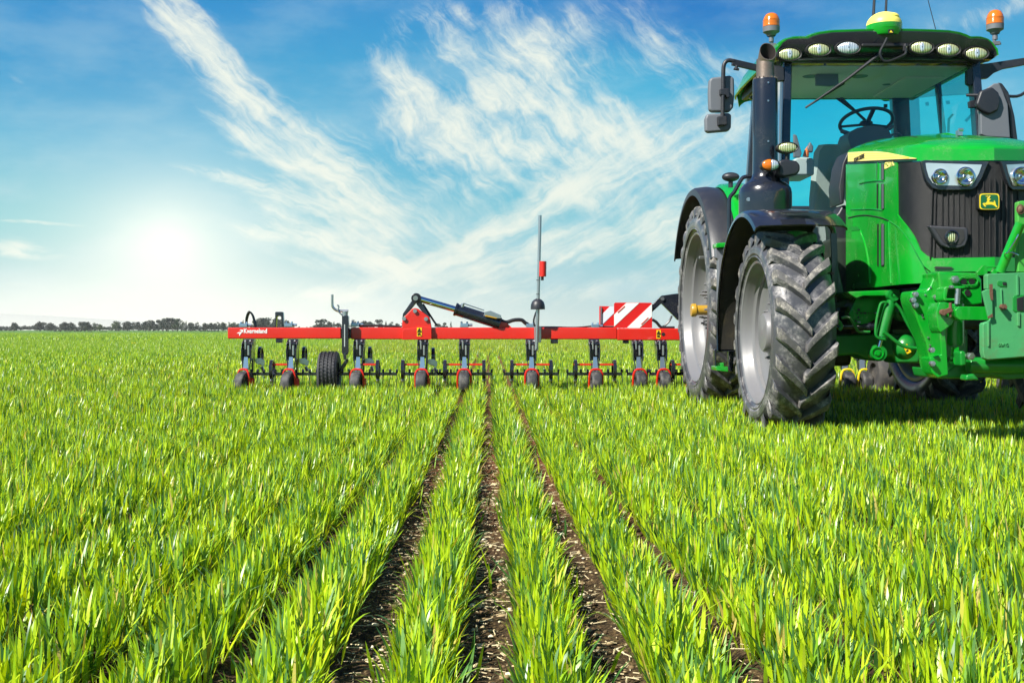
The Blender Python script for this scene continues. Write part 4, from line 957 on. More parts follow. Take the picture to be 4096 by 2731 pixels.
# mirrors, right
b = B(); b.prism([PW(*t1(x, y), 9.9) for x, y in [(1968,470),(2040,430),(2110,425),(2352,388),(2450,375),(2450,415),(2330,440),(2220,460),(2150,490),(2110,525),(2055,530),(1990,575),(1968,560)]], (0,.05,0)); b.tube([PW(*t1(1965,640), 9.9), PW(*t1(2060,640), 9.8)], .014, 8); b.prism([PW(*t1(x, y), 9.86) for x, y in [(1985,680),(2030,668),(2035,720),(1990,722)]], (0,.05,0))
b.tube([PW(*t1(2030,690), 9.88), PW(*t1(2075,690), 9.75)], .012, 8); b.tube(smoothpath([PW(*t1(2430,395), 9.9), PW(*t1(2440,520), 9.85), PW(*t1(2330,640), 9.8), PW(*t1(2200,640), 9.78)], 5), .014, 8); b.build('mirror_arm', M_black, T, bevel=.004)
rt = B(); rt.prism([PW(*t1(x, y), 9.62) for x, y in [(2105,590),(2150,560),(2185,557),(2210,610),(2245,700),(2262,930),(2100,920),(2060,905),(2058,760),(2050,740)]], (0.02,.10,0)); m3 = rt.build('mirror', M_mgrey, T, bevel=.012, label='large right-hand mirror with its grey back to the front')
rt = B(); rt.prism([PW(*t1(x, y), 9.66) for x, y in [(2175,552),(2205,558),(2250,620),(2290,780),(2312,950),(2262,930),(2245,700),(2205,610)]], (0.03,.14,0)); rt.build('mirror_edge', M_black, m3, bevel=.012)
rt = B(); rt.prism([PW(*t1(x, y), 9.58) for x, y in [(2060,610),(2140,580),(2185,620),(2200,680),(2180,745),(2120,770),(2060,740),(2030,700)]], (0.0,.06,0)); rt.build('mirror_motor', M_black, m3, bevel=.02)
# ---------------------------------------------------------------- exhaust
YE = 9.62; ex = B(); cx = (765.2-CU)*YE/FX; se = YE/FX
zt = lambda v: CH+(CV-v)*se
ex.lathe([(.205,zt(214)-.9),(.215,zt(214)-.88),(.218,zt(205)),(.218,zt(194)),(.212,zt(189)),(.19,zt(185)),(.155,zt(182)),(.125,zt(179.5)),(.112,zt(177)),(.104,zt(173)),(.102,zt(150)),(.102,zt(81)),(.099,zt(79.5)),(.072,zt(79))], (cx, YE, 0), 'z', 40)
exh = ex.build('exhaust', M_gloss, T, smooth=40)
b = B(); pth = [Vector((cx, YE, zt(80))), Vector((cx, YE, zt(66))), Vector((cx, YE, zt(60))), Vector((cx+.002, YE-.002, zt(63.5)))]; b.tube(pth, .071, 28, caps=False)
pipe = b.build('exhaust_pipe', M_pipe, exh, smooth=60, solid=.004)
# obliquely cut mouth
b = B(); c0 = Vector((cx+.010, YE-.050, zt(52.8))); nrm = Vector((.12,-.93,.30)).normalized(); e1 = nrm.cross(Vector((0,0,1))).normalized(); e2 = nrm.cross(e1)
r0 = [pth[3]+Vector((.071*cos(2*pi*k/28), .071*sin(2*pi*k/28)*.95, 0)) for k in range(28)]
r1 = [c0+e1*(.071*cos(a))+e2*(.082*sin(a)) for a in [2*pi*k/28 for k in range(28)]]
# align the start of both rings
def al(R0, R1):
    best = min(range(28), key=lambda s_: sum((R0[i]-R1[(i+s_) % 28]).length for i in range(28))); f1 = [R1[(i+best) % 28] for i in range(28)]
    R2 = R1[::-1]; best2 = min(range(28), key=lambda s_: sum((R0[i]-R2[(i+s_) % 28]).length for i in range(28))); f2 = [R2[(i+best2) % 28] for i in range(28)]
    return f1 if sum((a-c).length for a, c in zip(R0, f1)) < sum((a-c).length for a, c in zip(R0, f2)) else f2
r1 = al(r0, r1); inn = [c0+(p-c0)*.93 for p in r1]; b.grid([r0, r1, inn], closed=True); b.build('exhaust_mouth', M_pipe, exh, smooth=40)
b = B(); m0 = pth[3]; lo_ = [m0+(p-m0)*.9-Vector((0,0,.02)) for p in r0]; b.grid([[p-nrm*.001 for p in inn], lo_, [m0-Vector((0,0,.02)) for p in r0]], closed=True); b.build('soot', M_soot, exh, smooth=60)
b = B()
for k in range(18):
    a = 2*pi*k/18; b.box((cx+.086*cos(a), YE+.086*sin(a), zt(79.3)+.004), (.022,.022,.016), Matrix.Rotation(a, 3, 'Z'))
b.build('heat_shield_rim', M_pipe, exh)
b = B()
for v_ in (85, 103, 143, 168): b.cyl((cx-.0, YE-.095, zt(v_)), (cx-.0, YE-.108, zt(v_)), .008, 8)
b.cyl((cx-.17, YE-.12, zt(201)), (cx-.172, YE-.145, zt(201)), .017, 10); b.build_split('exhaust_bolt', M_steel, exh)
b = B(); b.tube(smoothpath([PW(*t2(x, y), 9.75) for x, y in [(520,175),(470,180),(445,200),(400,280),(370,320),(366,400),(366,640),(366,900)]], 5), .017, 8); b.build('hand_rail', M_gloss, T)
# lamp cluster beside the exhaust
c = PW(*t1(757,993), 9.45); b = B(); b.lathe([(.09,.05),(.092,-.004),(.083,-.014),(.077,-.01)], c, 'y', 28, sc=(.52,1)); b.cyl(c+Vector((0,.02,-.04)), c+Vector((0,.02,-.13)), .014, 8); wl = b.build('work_lamp', M_ink, T)
b = B(); b.ell(c+Vector((0,-.004,0)), (.078,.016,.040), 24, 8); b.build('lamp_lens', M_lensy, wl)
b = B(); b.prism([PW(*t2(x, y), 9.42) for x, y in [(700,70),(750,58),(820,70),(845,95),(845,140),(820,165),(740,180),(700,170)]], (0,.14,0)); pod = b.build('indicator', M_black, T, bevel=.02, seg=3)
c = PW(*t2(643,99), 9.40); b = B(); b.lathe([(.077,.06),(.078,-.004),(.070,-.012)], c, 'y', 28, sc=(.70,1)); b.build('indicator_housing', M_ink, pod)
b = B(); b.ell(c+Vector((-.004,-.006,0)), (.068,.026,.046), 24, 10); b.v = [(min(x, c.x), y, z) for x, y, z in b.v]; b.build('amber_lens', M_orange, pod)
b = B(); b.ell(c+Vector((.004,-.006,0)), (.066,.024,.044), 24, 10); b.v = [(max(x, c.x+.002), y, z) for x, y, z in b.v]; b.build('clear_lens', M_lensb, pod)
# small lamp on the rear mudguard
c = PW(*t2(375,180), 11.0); b = B(); b.ell(c, (.085,.06,.045), 20, 10); b.cyl(c+Vector((0,0,-.03)), c+Vector((0,0,-.10)), .022, 10); b.build('rear_lamp', M_black, T)
# ---------------------------------------------------------------- mudguards
def guard(Xa, Xb, cy, cz, R, a0, a1, n=28, lip=.05, drop=.0, inner=None):
    rows = []
    for i in range(n+1):
        a = a0+(a1-a0)*i/n; r = R if not callable(R) else R(i/n)
        P = lambda x, rr: Vector((x, cy-rr*sin(a), cz+rr*cos(a)))
        rows.append([P(Xa, r-lip), P(Xa+.006, r-.016), P(Xa+.03, r), P(Xa+(Xb-Xa)*.5, r+.012), P(Xb-.03, r), P(Xb-.006, r-.016), P(Xb, r-lip*.7)])
    b = B(); b.grid(rows, flip=True); return b
fg = guard(1.95, 2.62, 8.90, .775, .935, radians(34), radians(-100), lip=.045); front_guard = fg.build('front_mudguard', M_gloss, T, smooth=35, solid=.012)
b = guard(1.965, 2.605, 8.90, .775, .922, radians(32), radians(-99), lip=.025); b.build('mudguard_lining', M_under, front_guard, smooth=35)
b = B(); b.prism([PW(*t2(x, y), 8.42) for x, y in [(720,412),(900,408),(905,420),(730,424)]], (0,.07,.01)); b.build('reflector_strip', M_black, front_guard, bevel=.004)
mir(guard(1.95, 2.62, 8.90, .775, .935, radians(34), radians(-100), lip=.045)).build('front_mudguard', M_gloss, T, smooth=35, solid=.012)
b = B(); b.tube(smoothpath([PW(*t2(x, y), 8.75) for x, y in [(960,465),(1010,480),(1055,520),(1068,570),(1075,700),(1078,920)]], 4), .020, 8); b.beam(PW(*t2(1068,560), 8.74), PW(*t2(1080,920), 8.74), .045, .02, (0,1,0))
for y_ in (830, 913): b.cyl(PW(*t2(1062,y_), 8.66), PW(*t2(1062,y_), 8.72), .012, 8)
b.build('mudguard_stay', M_gloss, front_guard)
b = B(); b.pp([t2(*p) for p in [(1085,780),(1100,785),(1140,960),(1180,1005),(1250,1025),(1215,1060),(1150,1085),(1085,1085),(1080,980)]], 8.80, .05); b.pp([t2(*p) for p in [(1065,1030),(1160,1000),(1245,1020),(1220,1050),(1080,1060)]], 8.70, .10); b.build('stay_bracket', M_gloss, front_guard, bevel=.006)
for mr in (False, True):
    fx = mir if mr else (lambda b: b)
    rgd = fx(guard(2.08, 2.34, 11.80, 1.02, 1.215, radians(68), radians(-62), lip=.07)).build('rear_mudguard', M_black, T, smooth=35, solid=.014)
    b = B(); rows = []
    for i in range(21):
        a = radians(62)-radians(120)*i/20; r = 1.235; rows.append([Vector((x, 11.80-(r+dr)*sin(a), 1.02+(r+dr)*cos(a))) for x, dr in ((2.33,-.01),(2.36,.02),(2.5,.035),(2.64,.02),(2.66,-.05),(2.66,-.35))])
    b.grid(rows, flip=True); fx(b).build('mudguard_panel', M_green, rgd, smooth=35, solid=.012)
b = B(); b.pp([t2(*p) for p in [(276,625),(345,620),(345,655),(280,658)]], 10.55, .18); b.build('guard_clip', M_green, T, bevel=.01)
b = B(); b.pp([t2(*p) for p in [(272,660),(340,660),(338,730),(330,1100),(290,1100),(290,735),(275,725)]], 10.6, .08); b.build('guard_post', M_mgrey, T, bevel=.01)
b = B(); b.pp([t3(*p) for p in [(265,500),(285,490),(395,500),(398,650),(375,650),(360,640),(360,510),(280,520),(280,630),(268,640)]], 9.92, .04); stp = b.build('step_bracket', M_gloss, T, bevel=.006)
b = B(); b.pp([t3(*p) for p in [(277,615),(295,610),(358,615),(358,650),(280,640)]], 9.75, .22); b.pp([t3(*p) for p in [(277,588),(330,588),(330,615),(277,615)]], 9.95, .02); b.build('step', M_green, stp, bevel=.004)
# ---------------------------------------------------------------- chassis between the wheels
b = B(); b.bx(3.02, 3.78, 8.0, 9.9, .95, 1.10); b.bx(3.05, 3.75, 9.2, 12.1, .62, 1.4); b.bx(2.55, 4.25, 11.62, 11.98, .82, 1.2); b.bx(3.1,3.7,8.2,9.3,.80,.96); b.bx(2.80,2.98,9.4,9.7,.5,1.55); b.build('transmission', mat('dark_greasy_casting', (.012,.022,.014), .6, bump=.4, dirt=DUST, damt=.2), T, bevel=.04)
b = B(); b.bx(2.42, 2.92, 9.75, 10.85, .48, 1.2); b.build('fuel_tank', M_black, T, bevel=.05)
b = B(); b.pp([t2(*p) for p in [(1130,365),(1165,370),(1165,930),(1100,1000),(1060,900),(1060,560),(1050,470),(1100,420)]], 9.45, .2); b.build('engine_shield', M_black, T, bevel=.02)
b = B(); b.pp([t2(*p) for p in [(1165,10),(1190,0),(1170,40),(1150,170),(1140,360),(1115,365),(1105,240),(1130,90)]], 9.42, .3); b.build('bonnet_seal', M_black, T, bevel=.015)
b = B(); b.pp([z2(*p) for p in [(60,830),(140,885),(530,870),(700,870),(980,870),(1500,870),(1500,1180),(760,1180),(700,1110),(620,1115),(560,1160),(440,1140),(330,1090),(140,1105),(60,1110),(90,960)]], 8.72, .30); b.pp([z2(*p) for p in [(700,700),(1500,700),(1500,900),(700,900)]], 8.9, .3); b.build('front_axle', M_dgreen, T, bevel=.02, seg=3)
b = B(); b.pp([z2(*p) for p in [(225,432),(1120,395),(1120,470),(400,475),(330,500),(240,445)]], 8.45, .5); b.build('chassis_rail', M_green, T, bevel=.008)
b = B(); b.pp([z2(*p) for p in [(330,495),(620,470),(900,470),(930,600),(560,700),(410,790),(300,785),(250,660)]], 8.60, .12); rail = b.build('chassis_plate', M_green, T, bevel=.008)
b = B()
for k in range(9):
    for row, yy in enumerate((505, 655)):
        c = PW(*z2(375+k*27, yy), 8.592); b.lathe([(.0001,0),(.006,0)], c, 'y', 10)
for x_, y_, r_ in ((352,622,.012),(338,655,.008),(378,655,.008),(420,655,.008),(350,700,.008),(320,735,.009)): b.lathe([(.0001,0),(r_,0)], PW(*z2(x_, y_), 8.592), 'y', 10)
b.build_split('punched_hole', M_ink, rail, smooth=0)
# steering ram, suspension ram, hoses, accumulator
b = B(); b.cyl(PW(*z2(40,800), 8.6), PW(*z2(430,800), 8.6), .020, 14); b.cyl(PW(*z2(400,800), 8.6), PW(*z2(530,795), 8.6), .027, 14)
for k in range(5): b.cyl(PW(*z2(450+k*16,795), 8.6), PW(*z2(456+k*16,795), 8.6), .034, 14)
b.build('steering_ram', M_gloss, T, smooth=40)
b = B(); b.tube(smoothpath([PW(*z2(x, y), 8.5) for x, y in [(170,705),(260,705),(340,840),(400,850),(470,850)]], 3), .010, 6); b.tube(smoothpath([PW(*z2(x, y), 8.5) for x, y in [(60,715),(130,730),(170,790),(150,830)]], 4), .014, 8); b.build('brake_line', M_dgreen, T)
sr = B(); sr.cyl(PW(*z2(685,560), 8.42), PW(*z2(590,905), 8.42), .042, 20); sr.cyl(PW(*z2(690,520), 8.42), PW(*z2(682,575), 8.42), .030, 16); sr.lathe([(.02,-.03),(.044,-.03),(.044,.03),(.02,.03)], PW(*z2(708,468), 8.42), 'y', 24); sr.lathe([(.0,-.05),(.055,-.05),(.060,-.03),(.060,.03),(.0,.03)], PW(*z2(548,1072), 8.46), 'y', 28)
sr.cyl(PW(*z2(700,478), 8.41), PW(*z2(790,475), 8.41), .022, 12)
ram = sr.build('suspension_ram', M_dgreen, T, smooth=40)
b = B(); b.cyl(PW(*z2(592,900), 8.42), PW(*z2(562,1010), 8.42), .017, 14); b.build('ram_rod', M_chrome, ram)
b = B(); c = PW(*z2(548,1072), 8.41); b.lathe([(.0001,-.012),(.020,-.012),(.022,0)], c, 'y', 6); b.lathe([(.044,.001),(.046,-.008),(.038,-.008),(.036,.001)], c, 'y', 28); b.build('ram_eye_bolt', M_green, ram)
b = B(); b.tube(smoothpath([PW(*z2(x, y), 8.38) for x, y in [(650,545),(590,550),(562,620),(535,760),(530,870),(560,915),(640,930)]], 5), .010, 8); b.tube(smoothpath([PW(*z2(x, y), 8.38) for x, y in [(735,555),(790,620),(850,740),(935,890)]], 5), .012, 8); b.tube(smoothpath([PW(*z2(x, y), 8.34) for x, y in [(610,855),(670,895),(760,965),(860,1010),(990,1020),(1040,980)]], 5), .014, 8); b.build('hydraulic_hose', M_dgreen, ram)
b = B(); b.lathe([(.05,-.04),(.075,-.02),(.075,.05),(.05,.07)], PW(*z2(820,640), 8.6), 'y', 20); b.pp([z2(*p) for p in [(760,430),(870,430),(890,600),(830,660),(760,560)]], 8.5, .15); b.build('ram_bracket', M_dgreen, T, bevel=.01)
b = B(); b.ell(PW(*z2(830,1010), 8.5), (.088,.088,.094), 28, 16); ac = b.build('accumulator', M_dgreen, T, smooth=80)
c = PW(*z2(858,1030), 8.404); b = B(); R_ = Matrix.Rotation(radians(-28), 3, 'Y'); b.box(c, (.034,.004,.066), R_); b.build('warning_sticker', M_sticker, ac)
b = B(); b.box(c+Vector((0,-.003,-.012)), (.018,.002,.012), R_); b.box(c+Vector((.006,-.003,.018)), (.012,.002,.012), R_); b.build('sticker_mark', M_ink, ac)
# ---------------------------------------------------------------- front linkage casting
lk = B(); lk.pp([z2(*p) for p in [(905,430),(950,420),(1050,425),(1095,385),(1150,245),(1200,228),(1230,540),(1190,620),(1190,840),(1240,880),(1275,1010),(1275,1180),(1250,1290),(1130,1290),(1105,1200),(1060,960),(985,780),(915,580),(895,500)]], 7.50, .20)
lk.pp([z2(*p) for p in [(1180,226),(1590,236),(1640,300),(1650,560),(1330,600),(1220,560)]], 7.42, .28); link = lk.build('front_linkage', M_green, T, bevel=.012, seg=3)
b = B(); b.pp([z2(*p) for p in [(1195,545),(1255,538),(1350,570),(1368,640),(1365,710),(1330,775),(1255,830),(1210,860),(1180,800),(1165,640)]], 7.20, .16); b.pp([z2(*p) for p in [(1185,800),(1255,835),(1275,1020),(1290,1300),(1180,1330),(1115,1270),(1095,1120),(1150,1110),(1215,1090),(1205,870)]], 7.22, .16)
b.pp([z2(*p) for p in [(1270,375),(1470,372),(1470,395),(1440,400),(1380,400),(1290,402),(1275,500),(1450,503),(1450,525),(1255,528),(1240,500),(1245,400)]], 7.30, .14); b.build('lift_arm', M_green, link, bevel=.010, seg=3)
b = B(); b.pp([z2(*p) for p in [(1110,1230),(1280,1260),(1480,1130),(2200,1130),(2200,1330),(1900,1350),(1780,1310),(1500,1340),(1220,1340),(1140,1330)]], 7.35, .35); b.cyl(PW(*z2(1490,1200), 7.28), PW(*z2(2200,1205), 7.28), .052, 20); b.pp([z2(*p) for p in [(1410,1060),(1450,1045),(1480,1070),(1480,1200),(1420,1210)]], 7.18, .12); b.pp([z2(*p) for p in [(1480,1300),(1560,1285),(1620,1355),(1470,1360)]], 7.2, .1); b.build('lower_linkage', M_dgreen, link, bevel=.014, seg=3)
b = B(); c0, c1 = PW(*z2(1350,560), 7.36), PW(*z2(1355,975), 7.36); b.cyl(c0, c1, .060, 28); b.cyl(c1, c1-Vector((0,0,.012)), .050, 24); b.lathe([(.0,-.03),(.034,-.03),(.034,.03),(.0,.03)], PW(*z2(1375,1150), 7.30), 'y', 20); b.pp([z2(*p) for p in [(1350,1010),(1400,1010),(1400,1150),(1350,1150)]], 7.28, .05); b.build('lift_ram', M_green, link, smooth=40)
b = B(); b.pp([z2(*p) for p in [(1362,620),(1400,585),(1720,588),(1720,730),(1410,730),(1370,690)]], 7.14, .06); b.build('cross_bar', M_green, link, bevel=.006)
b = B()
for x_, y_, r_, yy in [(935,460,.019,7.50),(910,520,.019,7.50),(935,575,.019,7.50),(1152,490,.020,7.50),(1345,305,.026,7.42),(1310,383,.012,7.30),(1105,1040,.018,7.22),(1110,1180,.018,7.22),(1508,1105,.026,7.20),(348,750,.010,8.6),(530,655,.009,8.6)]:
    c = PW(*z2(x_, y_), yy); b.cyl(c, c-Vector((0,.030,0)), r_, 6); b.cyl(c-Vector((0,.028,0)), c-Vector((0,.042,0)), r_*.6, 10)
for x_, y_ in ((1100,385),(1045,465),(1010,675),(1022,700),(1130,870),(1075,910),(1140,970),(1095,990)):
    c = PW(*z2(x_, y_), 7.5); b.cyl(c, c-Vector((0,.008,0)), .006, 8)
b.cyl(PW(*z2(1388,400), 7.29), PW(*z2(1380,560), 7.29), .017, 12); b.build_split('linkage_bolt', M_steel, link)
b = B()
for x_, y_, r_ in ((1450,325,.020),(1535,325,.020),(1495,357,.006),(1492,443,.021)):
    c = PW(*z2(x_, y_), 7.412); b.lathe([(.0001,0),(r_,0)], c, 'y', 20)
b.build_split('casting_hole', M_ink, link, smooth=0)
b = B(); c = PW(*z2(1495,322), 7.408); b.tube([c+Vector((.062*(abs(cos(a))**.6)*(1 if cos(a)>0 else -1), 0, .028*sin(a))) for a in [2*pi*k/24 for k in range(24)]], .005, 6, closed=True); b.build('casting_boss', M_green, link)
b = B(); c = PW(*z2(1222,648), 7.19); b.cyl(c, c-Vector((0,.035,0)), .020, 12); b.beam(c-Vector((0,.03,0)), c+Vector((.05,-.03,.02)), .018, .03); b.cyl(c+Vector((.045,-.02,-.03)), c+Vector((.045,-.02,.06)), .010, 8); b.build('lock_pin', M_rust, link, bevel=.003)
b = B(); b.cyl(PW(*z1(1830,1530), 7.05), PW(*z1(2045,1020), 6.95), .030, 20); tl = b.build('top_link', M_green, T, smooth=40)
b = B()
c = PW(*z1(1950,1345), 6.97); b.tube([c+Vector((.040*cos(a), .04*sin(a), .008*sin(2*a))) for a in [2*pi*k/20 for k in range(20)]], .004, 6, closed=True); b.tube([PW(*z1(1905,1340), 6.93), PW(*z1(1985,1210), 6.9), PW(*z1(2020,1140), 6.9)], .004, 6); b.build('link_clip', M_chrome, tl)
b = B(); b.pp([z1(*p) for p in [(1590,1535),(1650,1470),(1670,1460),(1700,1470),(1700,1560),(1600,1570)]], 7.2, .03); b.pp([z1(*p) for p in [(1790,1470),(1812,1465),(1815,1530),(1760,1570),(1740,1530)]], 7.2, .03); b.cyl(PW(*z1(1690,1478), 7.2), PW(*z1(1800,1480), 7.2), .006, 8); b.build('top_link_bracket', M_green, link, bevel=.004)

# ---------------------------------------------------------------- front weights (hung on the linkage: a thing of its own)
WT = thing('front_weight_pack', (3.4, 6.98, 1.0), 'scuffed pale green block of ballast weights hung on the front of the tractor', 'ballast weights')
b = B(); o1 = [z2(*p) for p in [(1692,262),(1715,242),(2080,232),(2600,232),(2620,260),(2620,1060),(2590,1085),(2480,1115),(2080,1112),(1700,1142),(1668,1128),(1652,1060),(1650,775),(1662,758),(1740,735),(1758,715),(1758,410),(1745,396),(1695,405)]]
b.pp(o1, 6.97, .055); wt = b.build('weight', M_wgreen, WT, bevel=.012, seg=3)
o2 = [(u_+1.2, v_+.6) for u_, v_ in o1]
for k in range(4):
    b = B(); b.pp(o2, 7.035+.062*k, .052); b.build('weight', M_wgreen, WT, bevel=.012, seg=3)
def wpp(pts, dep, nm, m, yy=6.97, bev=.003): b = B(); b.pp([z2(*p) for p in pts], yy-dep, dep+.004); return b.build(nm, m, wt, bevel=bev)
wpp([(1800,330),(1815,318),(1890,322),(1902,335),(1902,385),(1830,380),(1805,365)], .004, 'handle_slot', M_dgreen)
wpp([(1855,330),(1900,332),(1900,372),(1862,368)], .006, 'slot_opening', M_ink)
wpp([(1965,490),(1990,470),(2080,462),(2080,640),(1985,645),(1965,625)], .005, 'weight_recess', M_dgreen)
wpp([(2005,500),(2080,480),(2080,632),(2010,632)], .008, 'recess_opening', M_ink)
for pts in ([(1838,405),(1852,400),(1860,590),(1842,590)], [(1700,735),(1722,730),(1722,1000),(1705,1005)], [(2010,650),(2042,645),(2042,795),(2015,790)], [(2000,260),(2025,258),(2030,470),(2005,470)]): wpp(pts, .010, 'weight_rib', M_wgreen)
b = B(); c = PW(*z2(1850,592), 6.965); b.cyl(c, c-Vector((0,.03,0)), .020, 6); b.cyl(c-Vector((0.012,.02,0)), c-Vector((.014,.045,0)), .010, 10); b.build('weight_bolt', M_rust, wt)
b = B(); b.pp([z2(*p) for p in [(1645,430),(1700,405),(1750,400),(1756,690),(1712,712),(1700,660)]], 6.95, .02); pl_ = b.build('hanger_plate', M_wgreen, WT, bevel=.004)
b = B(); b.pp([z2(*p) for p in [(1722,355),(1752,350),(1758,520),(1738,520),(1725,470)]], 6.944, .008); b.pp([z2(*p) for p in [(1705,690),(1752,660),(1756,695),(1712,712)]], 6.944, .008); b.build_split('rust_patch', M_rust, pl_)
b = B(); b.pp([z1(*p) for p in [(2015,800),(2060,788),(2560,788),(2600,800),(2600,1540),(2450,1540),(2450,900),(2170,900),(2170,1540),(2018,1540)]], 7.02, .05); fr = b.build('carrier_frame', mat('worn_bright_green_paint', (.05,.33,.04), .5, bump=.3, dirt=(.18,.12,.06), damt=.4), WT, bevel=.008)
b = B(); c = PW(*z1(2040,880), 7.015); b.ell(c, (.020,.018,.026), 14, 8); b.tube([c+Vector((.024*cos(a), -.006, .028*sin(a))) for a in [2*pi*k/20 for k in range(20)]], .003, 6, closed=True); b.build('rusty_pin', M_rust, fr)
a_ = PW(*z2(1810,1000), 6.967); text('50KG', 'casting_mark', M_wgreen, wt, .026, (a_.x, a_.y, a_.z), R_FRONT, depth=.003)

# ================================================================ INTER-ROW HOE
YH = 14.0; H = thing('inter_row_hoe', (.6, YH, 0), 'wide red toolbar hoe with black row units and striped warning boards behind the tractor', 'hoe')
def z4(x, y): return (212.5+.09566*x, 275+.09566*y)
def z5(x, y): return (437.5+.10629*x, 275+.10629*y)
def z6(x, y): return (512.5+.09564*x, 200+.09564*y)
def hp(pts, Y_, dep, nm, m, par=H, bev=.004, lab=None): b = B(); b.pp(pts, Y_, dep); return b.build(nm, m, par, bevel=bev, label=lab)
def XH(u, Y_=YH): return (u-CU)*Y_/FX
def ZH(v, Y_=YH): return CH+(CV-v)*Y_/FX
b = B(); b.bx(XH(227.6), XH(341), YH, YH+.14, ZH(338.2), ZH(327.1)); b.build('toolbar', M_red, H, bevel=.012, seg=3)
b = B(); b.bx(XH(351), XH(617), YH-.005, YH+.14, ZH(338.8), ZH(327.0)); b.build('toolbar', M_red, H, bevel=.012, seg=3)
b = B(); b.bx(XH(617.3), 9.9, YH-.015, YH+.14, ZH(339.8), ZH(328.0)); b.build('toolbar', M_red, H, bevel=.012, seg=3)
b = B(); b.bx(XH(340), XH(355), YH+.02, YH+.13, ZH(338), ZH(328)); b.build('toolbar_joint', M_gloss, H, bevel=.005)
# lettering and arrow emblem
a_ = PW(*z4(325,606), YH-.002); text('Kverneland', 'lettering', M_wink, H, .078, (a_.x, a_.y, a_.z+.004), R_FRONT, bold=.0016, sx=.80)
b = B()
for pts in ([(252,606),(272,594),(292,592),(306,577),(283,577),(291,567),(318,567),(318,594),(311,598),(311,583),(297,600),(272,606)], [(278,612),(300,598),(307,600),(288,618),(284,632),(279,628)]): b.prism([PW(*z4(*p), YH-.004) for p in pts], (0,.004,0))
b.build('arrow_emblem', M_wink, H, smooth=0)
# things on top of the beam
def clamp(x0, x1, y0, zz, nm='clamp_block', m=M_blue): 
    p0, p1 = zz(x0, y0), zz(x1, y0+38); b = B(); b.bx(XH(p0[0]), XH(p1[0]), YH+.0, YH+.16, ZH(p1[1]), ZH(p0[1])); w_ = XH(p1[0])-XH(p0[0])
    for k in (.15,.85): b.cyl((XH(p0[0])+w_*k, YH+.05, ZH(p0[1])), (XH(p0[0])+w_*k, YH+.05, ZH(p0[1])+.022), .014, 6)
    b.cyl((XH(p1[0]), YH+.04, ZH(p0[1])-.02), (XH(p1[0])+.05, YH+.04, ZH(p0[1])-.02), .016, 8); return b.build(nm, m, H, bevel=.004)
clamp(275,360,503,z4); clamp(750,835,500,z4); clamp(1445,1530,496,z4); clamp(215,290,452,z5); clamp(835,915,455,z5); clamp(1450,1520,460,z5)
b = B(); 
for dx in (0, .02, .045): b.tube(smoothpath([PW(z4(x, y)[0]+dx*30, z4(x, y)[1]+dx*20, YH+.05+dx) for x, y in [(347,540),(350,450),(372,385),(392,382),(420,430),(445,540)]], 5), .009, 8)
b.build_split('hose_loop', M_hose, H)
b = B(); b.pp([z4(*p) for p in [(653,385),(665,380),(728,380),(737,390),(745,540),(722,540),(716,432),(700,424),(680,426),(668,440),(664,540),(653,540)]], YH+.02, .08); b.build('lift_handle', M_gloss, H, bevel=.006)
# support wheel with post and crank
gw = hp([z4(*p) for p in [(1352,425),(1362,420),(1412,420),(1420,428),(1422,800),(1410,830),(1362,830),(1350,800)]], YH-.12, .11, 'wheel_post', M_gloss, bev=.006)
hp([z4(*p) for p in [(1376,512),(1386,512),(1386,745),(1376,745)]], YH-.124, .006, 'post_slot', M_lgrey, gw, .001)
b = B(); b.tube(smoothpath([PW(*z4(x, y), YH-.07) for x, y in [(1252,200),(1253,310),(1270,345),(1305,368),(1350,371),(1420,371)]], 4), .016, 8); b.tube(smoothpath([PW(*z4(x, y), YH-.09) for x, y in [(1305,310),(1320,325),(1315,370),(1345,405),(1380,435)]], 4), .010, 6); b.cyl(PW(*z4(1386,375), YH-.07), PW(*z4(1386,422), YH-.07), .036, 14); b.build('crank', M_steel, gw)
b = B(); b.pp([z4(*p) for p in [(1368,810),(1398,808),(1400,880),(1368,880)]], YH-.15, .06); b.pp([z4(*p) for p in [(1420,870),(1420,900),(1330,1040),(1310,1030),(1340,950),(1390,880)]], YH-.08, .05); b.build('wheel_fork', M_gloss, gw, bevel=.006)
def tyre_x(cx, cy, cz, R, wd, nm, par, m=M_rubber, grooves=0, hubr=.5):
    t = B(); prof = [(R*hubr, wd*.30),(R*hubr+.01, wd*.44),(R*.80, wd*.50),(R*.93, wd*.46),(R*.985, wd*.38)]
    n = 7 if grooves else 1; mid = []
    if grooves:
        for g_ in range(grooves):
            x0 = wd*.38-(g_+.5)*wd*.76/grooves; mid += [(R, x0+.020), (R-.014, x0+.012), (R-.014, x0-.012), (R, x0-.020)]
    else: mid = [(R*1.0, wd*.22), (R*1.0, -wd*.22)]
    prof = prof+mid+[(a, -h_) for a, h_ in prof[::-1]]
    t.lathe(prof, (cx, cy, cz), 'x', 48); t.lathe([(.001, wd*.24),(R*hubr*.9, wd*.22),(R*hubr+.005, wd*.30)], (cx, cy, cz), 'x', 32); t.lathe([(R*hubr+.005, -wd*.30),(R*hubr*.9, -wd*.22),(.001, -wd*.24)], (cx, cy, cz), 'x', 32)
    return t.build(nm, m, par, smooth=35)
cxg = XH(z4(1214,0)[0], YH-.1)
tw_ = tyre_x(cxg, YH-.05, .265, .27, .245, 'support_tyre', gw, mat('ribbed_tyre_rubber', (.035,.037,.045), .6, bump=.5, bscale=60, dirt=DUST, damt=.2), 4, .5)
b = B()
